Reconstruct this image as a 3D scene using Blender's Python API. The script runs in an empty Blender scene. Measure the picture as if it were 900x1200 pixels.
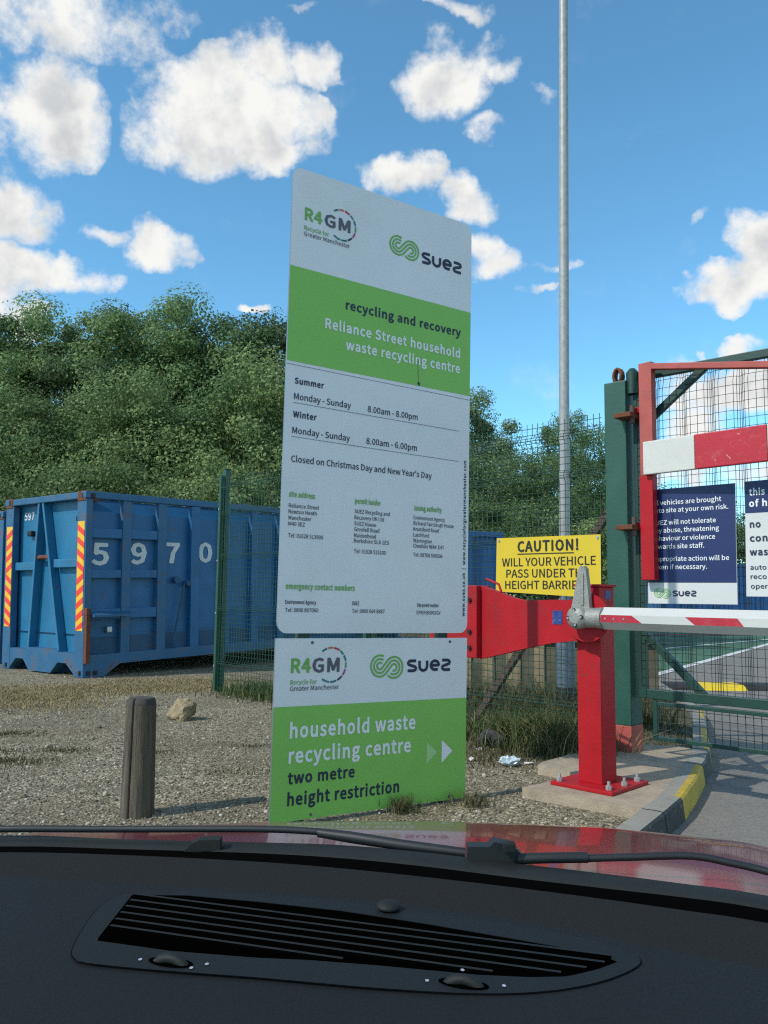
import bpy, bmesh, math, random
import numpy as np
from mathutils import Vector, Matrix

random.seed(7)
rng = np.random.default_rng(7)
sc = bpy.context.scene
COL = sc.collection
R = math.radians

# ------------------------------------------------------------------ camera, sky, sun, exposure
EYE = Vector((0, 0, 1.12))
PITCH, ROLL = math.atan(98 / 960), 0.012
cd = bpy.data.cameras.new('camera')
cam = bpy.data.objects.new('camera', cd)
COL.objects.link(cam)
f = Vector((0, math.cos(PITCH), math.sin(PITCH)))
r0 = Vector((1, 0, 0)); u0 = Vector((0, -math.sin(PITCH), math.cos(PITCH)))
rr = math.cos(ROLL) * r0 + math.sin(ROLL) * u0
uu = -math.sin(ROLL) * r0 + math.cos(ROLL) * u0
m = Matrix((rr, uu, -f)).transposed().to_4x4(); m.translation = EYE
cam.matrix_world = m
cd.sensor_fit = 'VERTICAL'; cd.sensor_height = 36.0; cd.lens = 28.8
cd.clip_start = 0.02; cd.clip_end = 3000
sc.camera = cam

SUN_EL, SUN_AZ = R(42), R(-121.6)           # azimuth clockwise from +Y: the sun stands to the left
world = bpy.data.worlds.new('World'); sc.world = world
world.use_nodes = True
SKY_STRENGTH = 0.125
sun = bpy.data.lights.new('sun', 'SUN'); sun.energy = 3.5; sun.angle = R(0.55); sun.color = (1.0, 0.945, 0.86)
so = bpy.data.objects.new('sun', sun); COL.objects.link(so)
sdir = Vector((math.sin(SUN_AZ) * math.cos(SUN_EL), math.cos(SUN_AZ) * math.cos(SUN_EL), math.sin(SUN_EL)))
so.rotation_euler = sdir.to_track_quat('Z', 'Y').to_euler(); so.location = sdir * 30
vs = sc.view_settings
vs.view_transform = 'Standard'; vs.look = 'None'; vs.exposure = 0.0; vs.gamma = 1.0; vs.use_curve_mapping = False

CLOUDS = [(-0.415, 0.600, 0.125, 0.044, 0.72), (-0.411, 0.511, 0.068, 0.055, 0.80), (-0.30, 0.635, 0.06, 0.022, 0.5), (-0.196, 0.547, 0.113, 0.057, 1.1), (-0.161, 0.6, 0.049, 0.033, 1.0), (-0.248, 0.516, 0.065, 0.04, 0.9), (-0.104, 0.601, 0.053, 0.024, 0.9), (-0.157, 0.503, 0.065, 0.022, 0.9), (-0.442, 0.404, 0.045, 0.041, 0.95), (-0.29, 0.394, 0.046, 0.034, 1.0), (-0.355, 0.41, 0.027, 0.011, 0.7), (-0.401, 0.344, 0.075, 0.023, 1.0), (-0.443, 0.303, 0.03, 0.018, 0.9), (0.082, 0.591, 0.063, 0.04, 0.95), (0.154, 0.594, 0.03, 0.016, 0.75), (0.114, 0.624, 0.027, 0.015, 0.5), (0.028, 0.486, 0.05, 0.03, 1.0), (0.098, 0.463, 0.045, 0.029, 0.9), (0.134, 0.403, 0.038, 0.034, 1.0), (0.184, 0.358, 0.021, 0.009, 0.65), (0.131, 0.536, 0.024, 0.013, 0.6), (0.203, 0.574, 0.019, 0.013, 0.55), (0.194, 0.392, 0.035, 0.008, 0.5), (0.418, 0.358, 0.061, 0.03, 1.15), (0.45, 0.381, 0.047, 0.039, 1.1), (0.395, 0.342, 0.05, 0.026, 1.0), (0.418, 0.282, 0.039, 0.012, 0.8), (0.374, 0.417, 0.021, 0.008, 0.45), (-0.163, 0.345, 0.023, 0.009, 0.8), (0.087, 0.653, 0.038, 0.01, 0.75), (-0.124, 0.653, 0.033, 0.006, 0.5), (0.41, 0.236, 0.102, 0.028, 0.85), (0.375, 0.190, 0.050, 0.040, 0.8), (0.434, 0.154, 0.059, 0.028, 0.7), (0.334, 0.139, 0.055, 0.02, 0.7), (-0.567, 0.501, 0.127, 0.086, 0.9), (-0.53, 0.331, 0.102, 0.05, 0.9), (0.549, 0.501, 0.091, 0.045, 0.9), (-0.233, 0.75, 0.223, 0.055, 0.9), (0.371, 0.739, 0.131, 0.043, 0.8), (0.58, 0.325, 0.085, 0.041, 1.0)]


def build_world():
    nt = world.node_tree; N = nt.nodes; L = nt.links
    N.clear()

    def nd(t, **k):
        n = N.new(t)
        for a, b in k.items(): setattr(n, a, b)
        return n

    def mth(op, a, b=None, c=None, clamp=False):
        n = nd('ShaderNodeMath', operation=op); n.use_clamp = clamp
        for i, v in enumerate((a, b, c)):
            if v is None: continue
            if hasattr(v, 'is_linked') or hasattr(v, 'links'): L.new(v, n.inputs[i])
            else: n.inputs[i].default_value = v
        return n.outputs[0]
    sky = nd('ShaderNodeTexSky'); sky.sky_type = 'NISHITA'; sky.sun_disc = False
    sky.sun_elevation = SUN_EL; sky.sun_rotation = SUN_AZ
    sky.air_density = 0.85; sky.dust_density = 0.0; sky.ozone_density = 2.0
    tc = nd('ShaderNodeTexCoord'); d = tc.outputs['Generated']
    sep = nd('ShaderNodeSeparateXYZ'); L.new(d, sep.inputs[0])
    az = mth('ARCTAN2', sep.outputs[0], sep.outputs[1])
    el = mth('ARCSINE', sep.outputs[2])
    nz = nd('ShaderNodeTexNoise'); nz.inputs['Scale'].default_value = 11; nz.inputs['Detail'].default_value = 11
    nz.inputs['Roughness'].default_value = 0.66; L.new(d, nz.inputs['Vector'])
    nz2 = nd('ShaderNodeTexNoise'); nz2.inputs['Scale'].default_value = 30; nz2.inputs['Detail'].default_value = 5
    nz2.inputs['Roughness'].default_value = 0.6; L.new(d, nz2.inputs['Vector'])
    # slightly warped position so that the cloud outlines billow
    nw = nd('ShaderNodeTexNoise'); nw.inputs['Scale'].default_value = 13; nw.inputs['Detail'].default_value = 5; nw.inputs['Roughness'].default_value = 0.5; L.new(d, nw.inputs['Vector'])
    sw = nd('ShaderNodeSeparateColor'); L.new(nw.outputs['Color'], sw.inputs[0])
    azw = mth('ADD', az, mth('MULTIPLY', mth('SUBTRACT', sw.outputs[0], 0.5), 0.13))
    elw = mth('ADD', el, mth('MULTIPLY', mth('SUBTRACT', sw.outputs[1], 0.5), 0.10))
    pos = nd('ShaderNodeCombineXYZ'); L.new(azw, pos.inputs[0]); L.new(elw, pos.inputs[1])
    tot = None
    for a, e, ra, re, w in CLOUDS:
        s = nd('ShaderNodeVectorMath', operation='SUBTRACT'); L.new(pos.outputs[0], s.inputs[0]); s.inputs[1].default_value = (a, e, 0)
        v = nd('ShaderNodeVectorMath', operation='MULTIPLY'); L.new(s.outputs[0], v.inputs[0]); v.inputs[1].default_value = (1 / (ra * 1.2), 1 / (re * 1.2), 0)
        ln = nd('ShaderNodeVectorMath', operation='DOT_PRODUCT'); L.new(v.outputs[0], ln.inputs[0]); L.new(v.outputs[0], ln.inputs[1])
        g = mth('MULTIPLY', mth('SUBTRACT', 1.0, ln.outputs['Value'], clamp=True), w)
        tot = g if tot is None else mth('SMOOTH_MAX', tot, g, 0.10)
    # the rest of the sky (behind, overhead) carries broken cumulus too
    far = nd('ShaderNodeTexNoise'); far.inputs['Scale'].default_value = 2.6; far.inputs['Detail'].default_value = 3; L.new(d, far.inputs['Vector'])
    out = mth('MAXIMUM', mth('SUBTRACT', mth('ABSOLUTE', az), 0.62), mth('SUBTRACT', el, 0.8))
    om = mth('MULTIPLY', out, 8.0, clamp=True)
    fm = mth('MULTIPLY', mth('MULTIPLY', mth('SUBTRACT', far.outputs['Fac'], 0.47), 5.0, clamp=True), om)
    tot = mth('MAXIMUM', tot, fm)
    dens = mth('ADD', mth('MULTIPLY', tot, 1.0), mth('MULTIPLY', mth('SUBTRACT', nz.outputs['Fac'], 0.5), 2.5))
    dens = mth('ADD', dens, mth('MULTIPLY', mth('SUBTRACT', nz2.outputs['Fac'], 0.5), 0.45))
    dens = mth('MULTIPLY', dens, mth('MULTIPLY', tot, 6.0, clamp=True))
    mr = nd('ShaderNodeMapRange'); mr.interpolation_type = 'SMOOTHSTEP'; L.new(dens, mr.inputs['Value'])
    mr.inputs['From Min'].default_value = 0.10; mr.inputs['From Max'].default_value = 0.82
    mask = mr.outputs[0]
    # thickness shading: thin rims bright white, thick cores and undersides greyer
    off = nd('ShaderNodeVectorMath', operation='ADD'); L.new(d, off.inputs[0]); off.inputs[1].default_value = (-0.022, 0.0, 0.020)
    pair = []
    for src in (d, off.outputs[0]):                               # density here and a little way towards the sun
        q = nd('ShaderNodeTexNoise'); q.inputs['Scale'].default_value = 13; q.inputs['Detail'].default_value = 5; q.inputs['Roughness'].default_value = 0.55
        L.new(src, q.inputs['Vector']); pair.append(q.outputs['Fac'])
    sh = nd('ShaderNodeMapRange'); sh.interpolation_type = 'SMOOTHSTEP'
    lit = mth('MULTIPLY', mth('SUBTRACT', pair[1], pair[0]), 2.6)
    L.new(mth('ADD', lit, mth('MULTIPLY', dens, 0.45)), sh.inputs['Value'])
    sh.inputs['From Min'].default_value = 0.10; sh.inputs['From Max'].default_value = 1.05
    cc = nd('ShaderNodeMix', data_type='RGBA'); L.new(sh.outputs[0], cc.inputs['Factor'])
    cc.inputs['A'].default_value = (7.9, 7.75, 7.55, 1); cc.inputs['B'].default_value = (5.1, 5.2, 5.4, 1)
    # sky tint
    tint = nd('ShaderNodeMix', data_type='RGBA', blend_type='MULTIPLY'); tint.inputs['Factor'].default_value = 1.0
    L.new(sky.outputs[0], tint.inputs['A']); tint.inputs['B'].default_value = SKY_TINT
    mx = nd('ShaderNodeMix', data_type='RGBA'); L.new(mask, mx.inputs['Factor'])
    L.new(tint.outputs['Result'], mx.inputs['A']); L.new(cc.outputs['Result'], mx.inputs['B'])
    bg = nd('ShaderNodeBackground'); bg.inputs['Strength'].default_value = SKY_STRENGTH
    L.new(mx.outputs['Result'], bg.inputs['Color'])
    o = nd('ShaderNodeOutputWorld'); L.new(bg.outputs[0], o.inputs[0])


SKY_TINT = (1.22, 1.94, 1.93, 1)
build_world()
try:
    world.cycles.sampling_method = 'MANUAL'; world.cycles.sample_map_resolution = 512
except Exception: pass
sc.cycles.max_bounces = 6; sc.cycles.diffuse_bounces = 2; sc.cycles.glossy_bounces = 3
sc.cycles.transparent_max_bounces = 8
sc.cycles.filter_width = 1.2
sc.cycles.use_denoising = False


# ------------------------------------------------------------------ materials
def material(name, col, rough=0.6, var=0.12, scale=6.0, bump=0.0, bscale=40.0, metal=0.0, spec=0.5, coat=0.0, dirt=None, dscale=3.0, damt=0.5, detail=6, chips=None, cscale=20.0, cmin=0.66):
    mt = bpy.data.materials.new(name); mt.use_nodes = True
    nt = mt.node_tree; N = nt.nodes; L = nt.links
    b = N['Principled BSDF']
    tc = N.new('ShaderNodeTexCoord')
    nz = N.new('ShaderNodeTexNoise'); nz.inputs['Scale'].default_value = scale; nz.inputs['Detail'].default_value = detail; nz.inputs['Roughness'].default_value = 0.65
    L.new(tc.outputs['Object'], nz.inputs['Vector'])
    cr = N.new('ShaderNodeValToRGB')
    lo = [c * (1 - var) for c in col]; hi = [min(1, c * (1 + var)) for c in col]
    cr.color_ramp.elements[0].color = (*lo, 1); cr.color_ramp.elements[1].color = (*hi, 1)
    cr.color_ramp.elements[0].position = 0.3; cr.color_ramp.elements[1].position = 0.7
    L.new(nz.outputs['Fac'], cr.inputs['Fac'])
    cur = cr.outputs['Color']
    if dirt:
        n2 = N.new('ShaderNodeTexNoise'); n2.inputs['Scale'].default_value = dscale; n2.inputs['Detail'].default_value = 8; n2.inputs['Roughness'].default_value = 0.7
        L.new(tc.outputs['Object'], n2.inputs['Vector'])
        mr = N.new('ShaderNodeMapRange'); L.new(n2.outputs['Fac'], mr.inputs['Value'])
        mr.inputs['From Min'].default_value = 0.52; mr.inputs['From Max'].default_value = 0.72; mr.inputs['To Max'].default_value = damt
        mx = N.new('ShaderNodeMix'); mx.data_type = 'RGBA'
        L.new(mr.outputs[0], mx.inputs['Factor']); L.new(cur, mx.inputs['A']); mx.inputs['B'].default_value = (*dirt, 1)
        cur = mx.outputs['Result']
    if chips:   # small chips and scrapes down to what lies under the paint
        n4 = N.new('ShaderNodeTexNoise'); n4.inputs['Scale'].default_value = cscale; n4.inputs['Detail'].default_value = 4; n4.inputs['Roughness'].default_value = 0.6; n4.inputs['Distortion'].default_value = 0.6
        L.new(tc.outputs['Object'], n4.inputs['Vector'])
        m4 = N.new('ShaderNodeMapRange'); L.new(n4.outputs['Fac'], m4.inputs['Value'])
        m4.inputs['From Min'].default_value = cmin; m4.inputs['From Max'].default_value = cmin + 0.025; m4.inputs['To Max'].default_value = 0.85
        x4 = N.new('ShaderNodeMix'); x4.data_type = 'RGBA'
        L.new(m4.outputs[0], x4.inputs['Factor']); L.new(cur, x4.inputs['A']); x4.inputs['B'].default_value = (*chips, 1)
        cur = x4.outputs['Result']
    L.new(cur, b.inputs['Base Color'])
    b.inputs['Roughness'].default_value = rough; b.inputs['Metallic'].default_value = metal
    b.inputs['Specular IOR Level'].default_value = spec
    if coat:
        b.inputs['Coat Weight'].default_value = coat; b.inputs['Coat Roughness'].default_value = 0.045
    if bump:
        n3 = N.new('ShaderNodeTexNoise'); n3.inputs['Scale'].default_value = bscale; n3.inputs['Detail'].default_value = 5
        L.new(tc.outputs['Object'], n3.inputs['Vector'])
        bp = N.new('ShaderNodeBump'); bp.inputs['Strength'].default_value = bump; bp.inputs['Distance'].default_value = 0.01
        L.new(n3.outputs['Fac'], bp.inputs['Height']); L.new(bp.outputs[0], b.inputs['Normal'])
    return mt


def gravel_material():
    mt = bpy.data.materials.new('gravel'); mt.use_nodes = True
    nt = mt.node_tree; N = nt.nodes; L = nt.links; b = N['Principled BSDF']
    tc = N.new('ShaderNodeTexCoord')
    v = N.new('ShaderNodeTexVoronoi'); v.inputs['Scale'].default_value = 75; L.new(tc.outputs['Object'], v.inputs['Vector'])
    v2 = N.new('ShaderNodeTexVoronoi'); v2.inputs['Scale'].default_value = 24; L.new(tc.outputs['Object'], v2.inputs['Vector'])
    cr = N.new('ShaderNodeValToRGB'); e = cr.color_ramp.elements
    e[0].color = (0.11, 0.096, 0.066, 1); e[1].color = (0.47, 0.42, 0.32, 1)
    k = e.new(0.5); k.color = (0.235, 0.208, 0.15, 1)
    sx = N.new('ShaderNodeSeparateColor'); L.new(v.outputs['Color'], sx.inputs[0]); L.new(sx.outputs[0], cr.inputs['Fac'])
    cr2 = N.new('ShaderNodeValToRGB'); e = cr2.color_ramp.elements
    e[0].color = (0.70, 0.68, 0.64, 1); e[1].color = (1.25, 1.22, 1.15, 1)
    sx2 = N.new('ShaderNodeSeparateColor'); L.new(v2.outputs['Color'], sx2.inputs[0]); L.new(sx2.outputs[1], cr2.inputs['Fac'])
    m1 = N.new('ShaderNodeMix'); m1.data_type = 'RGBA'; m1.blend_type = 'MULTIPLY'; m1.inputs['Factor'].default_value = 1
    L.new(cr.outputs[0], m1.inputs['A']); L.new(cr2.outputs[0], m1.inputs['B'])
    big = N.new('ShaderNodeTexNoise'); big.inputs['Scale'].default_value = 0.9; big.inputs['Detail'].default_value = 7; big.inputs['Roughness'].default_value = 0.7
    L.new(tc.outputs['Object'], big.inputs['Vector'])
    mr = N.new('ShaderNodeMapRange'); L.new(big.outputs['Fac'], mr.inputs['Value']); mr.inputs['From Min'].default_value = 0.42; mr.inputs['From Max'].default_value = 0.64; mr.inputs['To Max'].default_value = 0.85
    m2 = N.new('ShaderNodeMix'); m2.data_type = 'RGBA'; L.new(mr.outputs[0], m2.inputs['Factor']); L.new(m1.outputs['Result'], m2.inputs['A']); m2.inputs['B'].default_value = (0.16, 0.132, 0.086, 1)
    L.new(m2.outputs['Result'], b.inputs['Base Color']); b.inputs['Roughness'].default_value = 0.95; b.inputs['Specular IOR Level'].default_value = 0.2
    bp = N.new('ShaderNodeBump'); bp.inputs['Strength'].default_value = 0.9; bp.inputs['Distance'].default_value = 0.012
    ad = N.new('ShaderNodeMath'); ad.operation = 'ADD'; L.new(v.outputs['Distance'], ad.inputs[0]); L.new(v2.outputs['Distance'], ad.inputs[1])
    iv = N.new('ShaderNodeMath'); iv.operation = 'MULTIPLY'; iv.inputs[1].default_value = -1; L.new(ad.outputs[0], iv.inputs[0])
    L.new(iv.outputs[0], bp.inputs['Height']); L.new(bp.outputs[0], b.inputs['Normal'])
    return mt


def leaf_material(name, lo, hi, transl=0.35, rough=0.65):
    mt = bpy.data.materials.new(name); mt.use_nodes = True
    nt = mt.node_tree; N = nt.nodes; L = nt.links; b = N['Principled BSDF']
    g = N.new('ShaderNodeNewGeometry'); oi = N.new('ShaderNodeObjectInfo')
    cr = N.new('ShaderNodeValToRGB'); cr.color_ramp.elements[0].color = (*lo, 1); cr.color_ramp.elements[1].color = (*hi, 1)
    L.new(g.outputs['Random Per Island'], cr.inputs['Fac'])
    hs = N.new('ShaderNodeHueSaturation'); L.new(cr.outputs[0], hs.inputs['Color'])
    mr = N.new('ShaderNodeMapRange'); L.new(oi.outputs['Random'], mr.inputs['Value']); mr.inputs['To Min'].default_value = 0.68; mr.inputs['To Max'].default_value = 1.4
    L.new(mr.outputs[0], hs.inputs['Value'])
    mh = N.new('ShaderNodeMapRange'); L.new(oi.outputs['Random'], mh.inputs['Value']); mh.inputs['To Min'].default_value = 0.515; mh.inputs['To Max'].default_value = 0.485
    L.new(mh.outputs[0], hs.inputs['Hue'])
    L.new(hs.outputs[0], b.inputs['Base Color']); b.inputs['Roughness'].default_value = rough; b.inputs['Specular IOR Level'].default_value = 0.18
    if transl:
        t = N.new('ShaderNodeBsdfTranslucent'); L.new(hs.outputs[0], t.inputs['Color'])
        mx = N.new('ShaderNodeMixShader'); mx.inputs[0].default_value = transl
        L.new(b.outputs[0], mx.inputs[1]); L.new(t.outputs[0], mx.inputs[2])
        L.new(mx.outputs[0], N['Material Output'].inputs['Surface'])
    return mt


M = {}
M['gravel'] = gravel_material()
M['asphalt'] = material('asphalt', (0.20, 0.185, 0.165), 0.9, 0.3, 60, 0.6, 180, dirt=(0.25, 0.23, 0.20), dscale=1.2, damt=0.7, chips=(0.09, 0.085, 0.08), cscale=2.2, cmin=0.63)
M['concrete'] = material('concrete', (0.36, 0.29, 0.21), 0.9, 0.22, 9, 0.5, 90, dirt=(0.2, 0.175, 0.14), dscale=2.2, damt=0.7, chips=(0.15, 0.13, 0.10), cscale=9, cmin=0.66)
M['kerbstone'] = material('kerbstone', (0.27, 0.255, 0.22), 0.9, 0.15, 12, 0.4, 90, dirt=(0.16, 0.15, 0.13), damt=0.6)
M['kerb_black'] = material('kerb_black', (0.025, 0.027, 0.032), 0.7, 0.4, 14, 0.3, 80, dirt=(0.10, 0.095, 0.085), dscale=9, damt=0.6, chips=(0.18, 0.17, 0.15), cscale=13, cmin=0.61)
M['kerb_yellow'] = material('kerb_yellow', (0.50, 0.34, 0.03), 0.7, 0.2, 14, 0.3, 80, dirt=(0.16, 0.13, 0.06), dscale=9, damt=0.6, chips=(0.20, 0.19, 0.165), cscale=13, cmin=0.60)
M['green_court'] = material('green_court', (0.055, 0.13, 0.075), 0.85, 0.25, 5, 0.2, 120)
M['white_line'] = material('white_line', (0.62, 0.62, 0.6), 0.8, 0.15, 8, dirt=(0.25, 0.25, 0.24), dscale=6)
M['red_line'] = material('red_line', (0.35, 0.05, 0.05), 0.8, 0.15, 8)
M['sign_white'] = material('sign_white', (0.74, 0.745, 0.76), 0.42, 0.03, 3, dirt=(0.6, 0.6, 0.58), dscale=2.5, damt=0.35, spec=0.4)
M['sign_green'] = material('sign_green', (0.23, 0.52, 0.10), 0.42, 0.05, 3, dirt=(0.17, 0.36, 0.07), dscale=3, damt=0.3, spec=0.4)
M['sign_pale_green'] = material('sign_pale_green', (0.36, 0.62, 0.26), 0.45, 0.03)
M['sign_edge'] = material('sign_edge', (0.30, 0.31, 0.32), 0.4, 0.1, metal=0.7)
M['ink_navy'] = material('ink_navy', (0.012, 0.02, 0.055), 0.5, 0.05)
M['ink_grey'] = material('ink_grey', (0.10, 0.10, 0.125), 0.5, 0.05)
M['ink_white'] = material('ink_white', (0.78, 0.79, 0.80), 0.5, 0.03)
M['ink_green'] = material('ink_green', (0.17, 0.42, 0.08), 0.5, 0.05)
M['ink_line'] = material('ink_line', (0.2, 0.2, 0.24), 0.5, 0.05)
for n, c in dict(teal=(0.01, 0.15, 0.17), orange=(0.65, 0.16, 0.05), crimson=(0.42, 0.02, 0.07), leaf=(0.12, 0.33, 0.12), magenta=(0.42, 0.03, 0.2), sea=(0.03, 0.22, 0.22)).items():
    M['ink_' + n] = material('ink_' + n, c, 0.5, 0.05)
M['alu'] = material('aluminium', (0.45, 0.46, 0.47), 0.38, 0.1, 20, 0.2, 150, metal=0.85)
M['cast_alu'] = material('cast_aluminium', (0.30, 0.30, 0.275), 0.55, 0.15, 25, 0.35, 120, metal=0.4, dirt=(0.25, 0.24, 0.2), dscale=12)
M['galv'] = material('galvanised_steel', (0.33, 0.335, 0.33), 0.5, 0.2, 18, 0.15, 90, metal=0.15, dirt=(0.28, 0.28, 0.27), dscale=20)
M['pole_base_paint'] = material('column_base_paint', (0.10, 0.13, 0.17), 0.5, 0.15, 9, dirt=(0.17, 0.18, 0.19), dscale=12)
M['tar'] = material('tar_paint', (0.012, 0.012, 0.014), 0.6, 0.4, 14, 0.3)
M['red_paint'] = material('red_paint', (0.40, 0.009, 0.016), 0.45, 0.12, 5, 0.12, 60, spec=0.25, dirt=(0.25, 0.026, 0.03), dscale=3.2, damt=0.75, chips=(0.10, 0.045, 0.035), cscale=17, cmin=0.68)
M['red_faded'] = material('faded_red_paint', (0.40, 0.075, 0.06), 0.6, 0.16, 5, 0.15, 60, dirt=(0.28, 0.08, 0.055), dscale=7, damt=0.7)
M['red_board'] = material('scuffed_red_paint', (0.46, 0.014, 0.03), 0.45, 0.08, 5, 0.12, 60, dirt=(0.55, 0.16, 0.15), dscale=16, damt=0.35, chips=(0.62, 0.42, 0.40), cscale=14, cmin=0.67)
M['white_board'] = material('scuffed_white_paint', (0.60, 0.585, 0.54), 0.5, 0.06, 5, 0.12, 60, dirt=(0.50, 0.48, 0.42), dscale=9, damt=0.45, chips=(0.30, 0.24, 0.19), cscale=15, cmin=0.69)
M['arm_white'] = material('arm_white_paint', (0.55, 0.54, 0.515), 0.38, 0.04, 5, dirt=(0.62, 0.60, 0.55), dscale=6, damt=0.4)
M['arm_red'] = material('arm_red_film', (0.44, 0.014, 0.035), 0.35, 0.08, 9, dirt=(0.5, 0.1, 0.1), dscale=20, damt=0.4)
M['green_post'] = material('dark_green_paint', (0.014, 0.075, 0.052), 0.45, 0.18, 4, 0.15, 50, dirt=(0.035, 0.085, 0.065), dscale=4, damt=0.6, chips=(0.07, 0.045, 0.03), cscale=18, cmin=0.70)
M['green_dark'] = material('gate_green_paint', (0.010, 0.045, 0.034), 0.45, 0.2, 5, 0.1, 50)
M['wire_green'] = material('green_coated_wire', (0.013, 0.068, 0.042), 0.5, 0.15, 8)
M['wire_dark'] = material('dark_green_wire', (0.012, 0.028, 0.024), 0.5, 0.15, 8)
M['rust'] = material('rust', (0.14, 0.045, 0.022), 0.85, 0.4, 18, 0.4, 70)
M['brown_steel'] = material('weathered_steel', (0.09, 0.06, 0.045), 0.75, 0.3, 9, 0.2, 60)
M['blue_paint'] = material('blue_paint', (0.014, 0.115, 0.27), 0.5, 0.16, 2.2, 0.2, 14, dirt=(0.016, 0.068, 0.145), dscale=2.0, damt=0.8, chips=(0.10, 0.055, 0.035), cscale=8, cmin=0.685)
M['blue_plate'] = material('sunlit_blue_paint', (0.016, 0.155, 0.30), 0.5, 0.14, 2.5, 0.2, 14, dirt=(0.03, 0.12, 0.21), dscale=3, damt=0.8, chips=(0.11, 0.06, 0.04), cscale=9, cmin=0.68)  # lighter blue puts extra sunlight into the colour of the hook end
M['blue_edge'] = material('worn_blue_paint', (0.024, 0.115, 0.235), 0.55, 0.2, 4, 0.2, 30, dirt=(0.13, 0.065, 0.038), dscale=4, damt=0.95, chips=(0.09, 0.042, 0.025), cscale=11, cmin=0.645)
M['blue_low'] = material('dark_blue_paint', (0.022, 0.085, 0.17), 0.7, 0.3, 4, 0.25, 30, dirt=(0.09, 0.06, 0.045), dscale=4, damt=0.8)
M['blue_far'] = material('far_blue_paint', (0.010, 0.075, 0.22), 0.5, 0.2, 2, dirt=(0.012, 0.05, 0.12), dscale=3)
M['decal_white'] = material('decal_white', (0.62, 0.63, 0.62), 0.5, 0.06, 9, dirt=(0.4, 0.42, 0.45), dscale=8)
M['hazard_red'] = material('hazard_red_film', (0.85, 0.045, 0.03), 0.45, 0.05)
M['hazard_yellow'] = material('hazard_yellow_film', (0.85, 0.47, 0.02), 0.45, 0.05)
M['black'] = material('black_rubber', (0.012, 0.012, 0.013), 0.6, 0.2)
M['navy'] = material('sign_navy', (0.016, 0.028, 0.11), 0.4, 0.05, 3, spec=0.4)
M['gate_sign_white'] = material('gate_sign_white', (0.60, 0.60, 0.59), 0.42, 0.03, 3, dirt=(0.6, 0.6, 0.57), damt=0.3)
M['yellow'] = material('sign_yellow', (0.66, 0.47, 0.018), 0.42, 0.05, 3, dirt=(0.66, 0.45, 0.03), damt=0.4)
M['ink_black'] = material('ink_black', (0.012, 0.011, 0.01), 0.5, 0.05)
M['sticker_blue'] = material('sticker_blue', (0.02, 0.05, 0.22), 0.4, 0.3, 30, dirt=(0.3, 0.32, 0.4), dscale=60, damt=0.6)
M['timber'] = material('weathered_timber', (0.115, 0.09, 0.064), 0.9, 0.6, 5, 0.8, 40, dirt=(0.055, 0.05, 0.042), dscale=3.5, damt=0.75)
M['timber_end'] = material('timber_end', (0.06, 0.052, 0.045), 0.9, 0.3, 25, 0.4, 60)
M['rock'] = material('sandstone', (0.28, 0.22, 0.13), 0.95, 0.3, 12, 1.0, 25, dirt=(0.16, 0.12, 0.07), dscale=8, damt=0.7)
M['dark_rock'] = material('dark_stone', (0.05, 0.05, 0.055), 0.9, 0.3, 14, 0.6, 40)
M['pebble'] = None
M['bag'] = material('pale_plastic', (0.52, 0.62, 0.68), 0.25, 0.15, 20, spec=0.6)
M['scrap'] = material('white_scrap', (0.75, 0.74, 0.7), 0.6, 0.05)
M['hump_yellow'] = material('hump_yellow', (0.72, 0.50, 0.015), 0.6, 0.1, 9, dirt=(0.3, 0.2, 0.03), dscale=14)
M['hump_black'] = material('hump_black', (0.022, 0.022, 0.024), 0.8, 0.25, 9)
M['pale_board'] = material('pale_board', (0.25, 0.20, 0.12), 0.9, 0.25, 7, 0.3, 40, dirt=(0.16, 0.14, 0.09), dscale=4, damt=0.7)
M['shade_and_cap_board'] = material('shade_and_cap_board', (0.10, 0.09, 0.06), 0.9, 0.3, 7, 0.3, 40)
M['bark'] = material('bark', (0.10, 0.082, 0.062), 0.95, 0.3, 9, 0.8, 30)
M['verge'] = material('verge_soil', (0.12, 0.11, 0.065), 0.95, 0.35, 12, 0.8, 60, dirt=(0.07, 0.085, 0.035), dscale=3, damt=0.8)
M['dash'] = material('dash_plastic', (0.0128, 0.0152, 0.0165), 0.6, 0.22, 420, 0.18, 900, spec=0.12)
M['dash_upper'] = material('dash_upper_plastic', (0.0155, 0.0155, 0.0150), 0.75, 0.22, 420, 0.18, 900, spec=0.12)
M['dash_trim'] = material('dash_trim_plastic', (0.0128, 0.0160, 0.0185), 0.58, 0.18, 420, 0.10, 900, spec=0.13)
M['slat'] = material('vent_slat', (0.010, 0.010, 0.0095), 0.5, 0.1, spec=0.25)
M['vent_shade'] = material('vent_shade_paint', (0.0008, 0.0008, 0.0008), 0.95, 0.1, spec=0.0)
M['frit'] = material('black_frit', (0.001, 0.001, 0.001), 0.8, 0.1, spec=0.02)
M['cowl'] = material('cowl_plastic', (0.012, 0.0145, 0.014), 0.65, 0.15, 20, 0.08, 300, spec=0.3)
M['wiper'] = material('wiper_rubber', (0.012, 0.014, 0.016), 0.5, 0.15, 30)
M['groove_shade'] = material('groove_shadow_plastic', (0.004, 0.0045, 0.005), 0.8, 0.1, spec=0.05)
M['dot_white'] = material('dot_white', (0.34, 0.36, 0.42), 0.5, 0.02)
M['car_red'] = material('car_red_paint', (0.19, 0.011, 0.016), 0.25, 0.05, 4, spec=0.45, coat=0.7)
glass = bpy.data.materials.new('windscreen_glass'); glass.use_nodes = True
_n = glass.node_tree; _n.nodes.clear()
_t = _n.nodes.new('ShaderNodeBsdfTransparent'); _t.inputs[0].default_value = (0.955, 0.97, 0.965, 1)
_o = _n.nodes.new('ShaderNodeOutputMaterial'); _n.links.new(_t.outputs[0], _o.inputs[0])
M['glass'] = glass

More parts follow.
